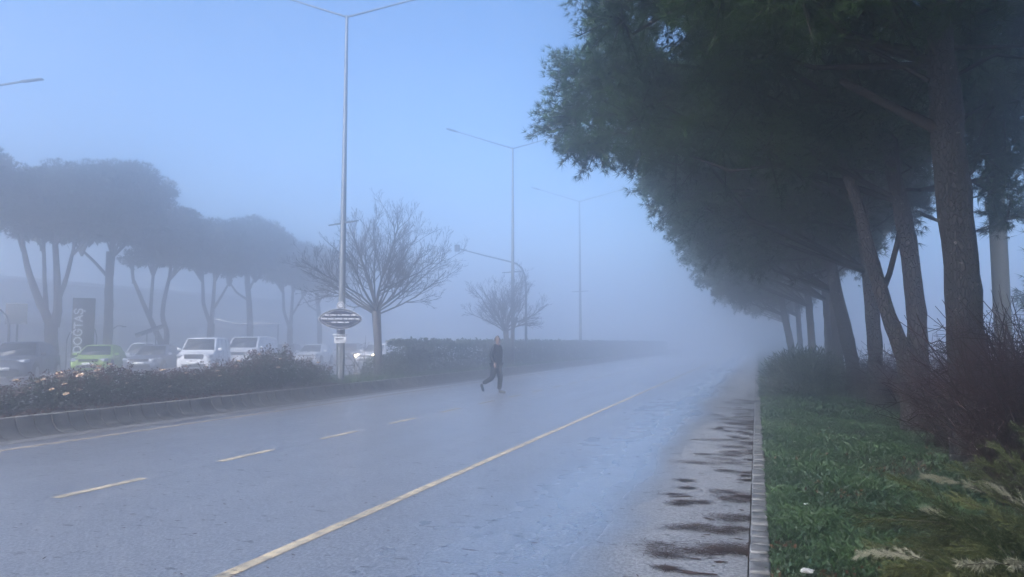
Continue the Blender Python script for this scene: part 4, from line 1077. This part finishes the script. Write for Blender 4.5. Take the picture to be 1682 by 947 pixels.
# ---------------------------------------------------------------- walking man
def skin(name, pts, edges, radii, m, parent, sub=2):
    me = bpy.data.meshes.new(name); me.from_pydata(pts, edges, []); me.materials.append(m)
    o = bpy.data.objects.new(name, me); C.objects.link(o); o.parent = parent
    sk = o.modifiers.new('skin', 'SKIN'); sk.use_smooth_shade = True
    if not me.skin_vertices: 
        bpy.context.view_layer.objects.active = o
        me.attributes.new  # layer is created with the modifier below
    lay = me.skin_vertices[0] if me.skin_vertices else None
    if lay is None:
        bpy.context.view_layer.objects.active = o; o.select_set(True); bpy.ops.mesh.customdata_skin_add(); lay = me.skin_vertices[0]
    for v, r in zip(lay.data, radii): v.radius = r if isinstance(r, tuple) else (r, r)
    lay.data[0].use_root = True
    s = o.modifiers.new('sub', 'SUBSURF'); s.levels = s.render_levels = sub
    return o
# local: +x walking direction, +y his left, z up; origin on the road under his hips
t = thing('person', 'man in dark jacket and trousers crossing the wet road mid-stride', 'person', (-7.70, 21.15, .004), R(-8))
hipL, hipR = (0, .09, .90), (0, -.09, .90)
J = dict(pel=(0,0,.95), waist=(.0,0,1.10), chest=(.02,0,1.30), neck=(.035,0,1.47), head0=(.055,0,1.56), head1=(.07,0,1.66), top=(.06,0,1.725),
  shL=(.02,.19,1.42), elL=(-.10,.25,1.16), wrL=(-.06,.26,.92), shR=(.02,-.19,1.42), elR=(-.05,-.265,1.16), wrR=(.07,-.27,.93),
  hL=hipL, kL=(.09,.09,.49), aL=(.06,.09,.09), hR=hipR, kR=(-.10,-.09,.47), aR=(-.44,-.09,.29))
names = list(J); ix_ = {n: i for i, n in enumerate(names)}
ed = [('pel','waist'),('waist','chest'),('chest','neck'),('neck','head0'),('head0','head1'),('head1','top'),('chest','shL'),('shL','elL'),('elL','wrL'),('chest','shR'),('shR','elR'),('elR','wrR'),
      ('pel','hL'),('hL','kL'),('kL','aL'),('pel','hR'),('hR','kR'),('kR','aR')]
rad = dict(pel=(.12,.14), waist=(.12,.13), chest=(.09,.12), neck=.050, head0=(.075,.07), head1=(.098,.078), top=(.07,.06), shL=.042, elL=.036, wrL=.03, shR=.042, elR=.036, wrR=.03, hL=.09, kL=.06, aL=.042, hR=.09, kR=.06, aR=.042)
body = skin('body', [J[n] for n in names], [(ix_[a], ix_[b]) for a, b in ed], [rad[n] for n in names], M_SKIN, t)
def hand(name, w, d, side):
    # palm and five separate bent fingers on short skinned chains
    w = np.array(w); d = unit(d); s = unit(np.cross(d, [0, side, 0])); pts = [tuple(w), tuple(w + d*.05), tuple(w + d*.09)]; e = [(0,1),(1,2)]; r = [(.024,.03),(.022,.038),(.016,.036)]
    o_ = skin('hand', pts, e, r, M_SKIN, t, 1)
    for k, (off, L) in enumerate(((-.027,.062),(-.009,.075),(.009,.07),(.027,.055))):
        b0 = w + d*.085 + s*off; b1 = b0 + d*L*.5; b2 = b1 + unit(d + np.array([.5,0,0]))*L*.5
        skin('finger', [tuple(b0), tuple(b1), tuple(b2)], [(0,1),(1,2)], [.0095,.009,.007], M_SKIN, o_, 1)
    b0 = w + d*.03 + s*.025; b1 = b0 + unit(d*.6 + s)*.035; b2 = b1 + unit(d + s*.3)*.03
    skin('thumb', [tuple(b0), tuple(b1), tuple(b2)], [(0,1),(1,2)], [.012,.011,.008], M_SKIN, o_, 1)
hand('hand', J['wrL'], (.15, 0, -1), 1); hand('hand', J['wrR'], (.3, .02, -1), -1)
jk = dict(hem=(-.01,0,.775), pel=(0,0,.95), waist=(0,0,1.10), chest=(.015,0,1.30), col=(.04,0,1.525), shL=(.02,.19,1.415), elL=(-.10,.25,1.16), wrL=(-.06,.26,.95), shR=(.02,-.19,1.415), elR=(-.05,-.265,1.16), wrR=(.065,-.27,.955))
nm = list(jk); q_ = {n: i for i, n in enumerate(nm)}
skin('jacket', [jk[n] for n in nm], [(q_[a], q_[b]) for a, b in [('hem','pel'),('pel','waist'),('waist','chest'),('chest','col'),('chest','shL'),('shL','elL'),('elL','wrL'),('chest','shR'),('shR','elR'),('elR','wrR')]],
     [(.15,.165),(.185,.195),(.20,.20),(.205,.205),(.085,.085),.088,.068,.052,.088,.068,.052], M_JACKET, t)
tz = dict(pel=(0,0,.90), hL=(.01,.09,.84), kL=(.09,.09,.49), mL=(.075,.09,.28), aL=(.055,.09,.10), hR=(-.01,-.09,.84), kR=(-.10,-.09,.47), mR=(-.27,-.09,.38), aR=(-.42,-.09,.30))
nm = list(tz); q_ = {n: i for i, n in enumerate(nm)}
skin('trousers', [tz[n] for n in nm], [(q_[a], q_[b]) for a, b in [('pel','hL'),('hL','kL'),('kL','mL'),('mL','aL'),('pel','hR'),('hR','kR'),('kR','mR'),('mR','aR')]],
     [(.14,.15),.115,.085,.075,.068,.115,.085,.075,.065], M_TROUS, t)
skin('shoe', [(.03,.09,.05),(.10,.09,.05),(.20,.095,.035),(.28,.10,.03)], [(0,1),(1,2),(2,3)], [(.05,.045),(.055,.05),(.04,.048),(.026,.038)], M_SHOE, t, 2)
skin('shoe', [(-.48,-.09,.29),(-.465,-.09,.22),(-.43,-.09,.12),(-.40,-.09,.045)], [(0,1),(1,2),(2,3)], [(.05,.045),(.055,.05),(.045,.048),(.026,.038)], M_SHOE, t, 2)
hr = skin('hair', [(.01,0,1.60),(.0,0,1.665),(.045,0,1.735),(.10,0,1.735)], [(0,1),(1,2),(2,3)], [(.066,.072),(.088,.088),(.075,.082),(.04,.06)], M_HAIR, t, 2)
skin('nose', [(.155,0,1.625),(.172,0,1.605)], [(0,1)], [.014,.016], M_SKIN, body, 1)
for s in (-1, 1):
    skin('ear', [(.05,s*.078,1.61),(.05,s*.084,1.645)], [(0,1)], [.014,.018], M_SKIN, body, 1)
    skin('eye', [(.148,s*.030,1.648),(.152,s*.030,1.648)], [(0,1)], [.011,.011], M_BLACK, body, 1)
skin('mouth', [(.150,-.022,1.572),(.156,0,1.572),(.150,.022,1.572)], [(0,1),(1,2)], [.006,.007,.006], mat('lips', (.30,.10,.09), .5), body, 1)

# ---------------------------------------------------------------- air
g = Geo().box((0, 380, 7.4), (1060, 1000, 17.2))
hz = g.build('haze', bpy.data.materials.new('haze_air')); hz['kind'] = 'stuff'
m = hz.data.materials[0]; m.use_nodes = True
nt = m.node_tree; nt.nodes.clear()
out = nt.nodes.new('ShaderNodeOutputMaterial'); pv = nt.nodes.new('ShaderNodeVolumePrincipled')
HAZE = .030
pv.inputs['Color'].default_value = (.978, .974, .988, 1)
pv.inputs['Density'].default_value = HAZE
pv.inputs['Density Attribute'].default_value = ''
pv.inputs['Anisotropy'].default_value = .895
nt.links.new(pv.outputs['Volume'], out.inputs['Volume'])

# ---------------------------------------------------------------- light
w = bpy.data.worlds.new('World'); S.world = w; w.use_nodes = True
nt = w.node_tree; bg = nt.nodes['Background']
sky = nt.nodes.new('ShaderNodeTexSky'); sky.sky_type = 'NISHITA'; sky.sun_disc = False
SUN_EL, SUN_AZ = R(35), R(200)          # sun behind cloud, to the left and behind
sky.sun_elevation = SUN_EL; sky.sun_rotation = SUN_AZ
sky.air_density = 1.0; sky.dust_density = 1.5; sky.ozone_density = 7.0
nt.links.new(sky.outputs['Color'], bg.inputs['Color']); bg.inputs['Strength'].default_value = .054
sd = bpy.data.lights.new('sun', 'SUN'); sd.energy = 1.5; sd.angle = R(60); sd.color = (1, .955, .91)
so = bpy.data.objects.new('sun', sd); C.objects.link(so)
dv = Vector((math.sin(SUN_AZ)*math.cos(SUN_EL), math.cos(SUN_AZ)*math.cos(SUN_EL), math.sin(SUN_EL)))
so.rotation_euler = (-dv).to_track_quat('-Z', 'Y').to_euler()

S.view_settings.view_transform = 'Standard'; S.view_settings.look = 'None'
S.view_settings.exposure = 2.46; S.view_settings.gamma = 1.0
cy = S.cycles if hasattr(S, 'cycles') else None
S.render.engine = 'CYCLES'
S.cycles.volume_bounces = 28; S.cycles.max_bounces = 28; S.cycles.diffuse_bounces = 3; S.cycles.glossy_bounces = 3
S.cycles.transparent_max_bounces = 8
S.cycles.use_denoising = True
S.cycles.sample_clamp_indirect = 6
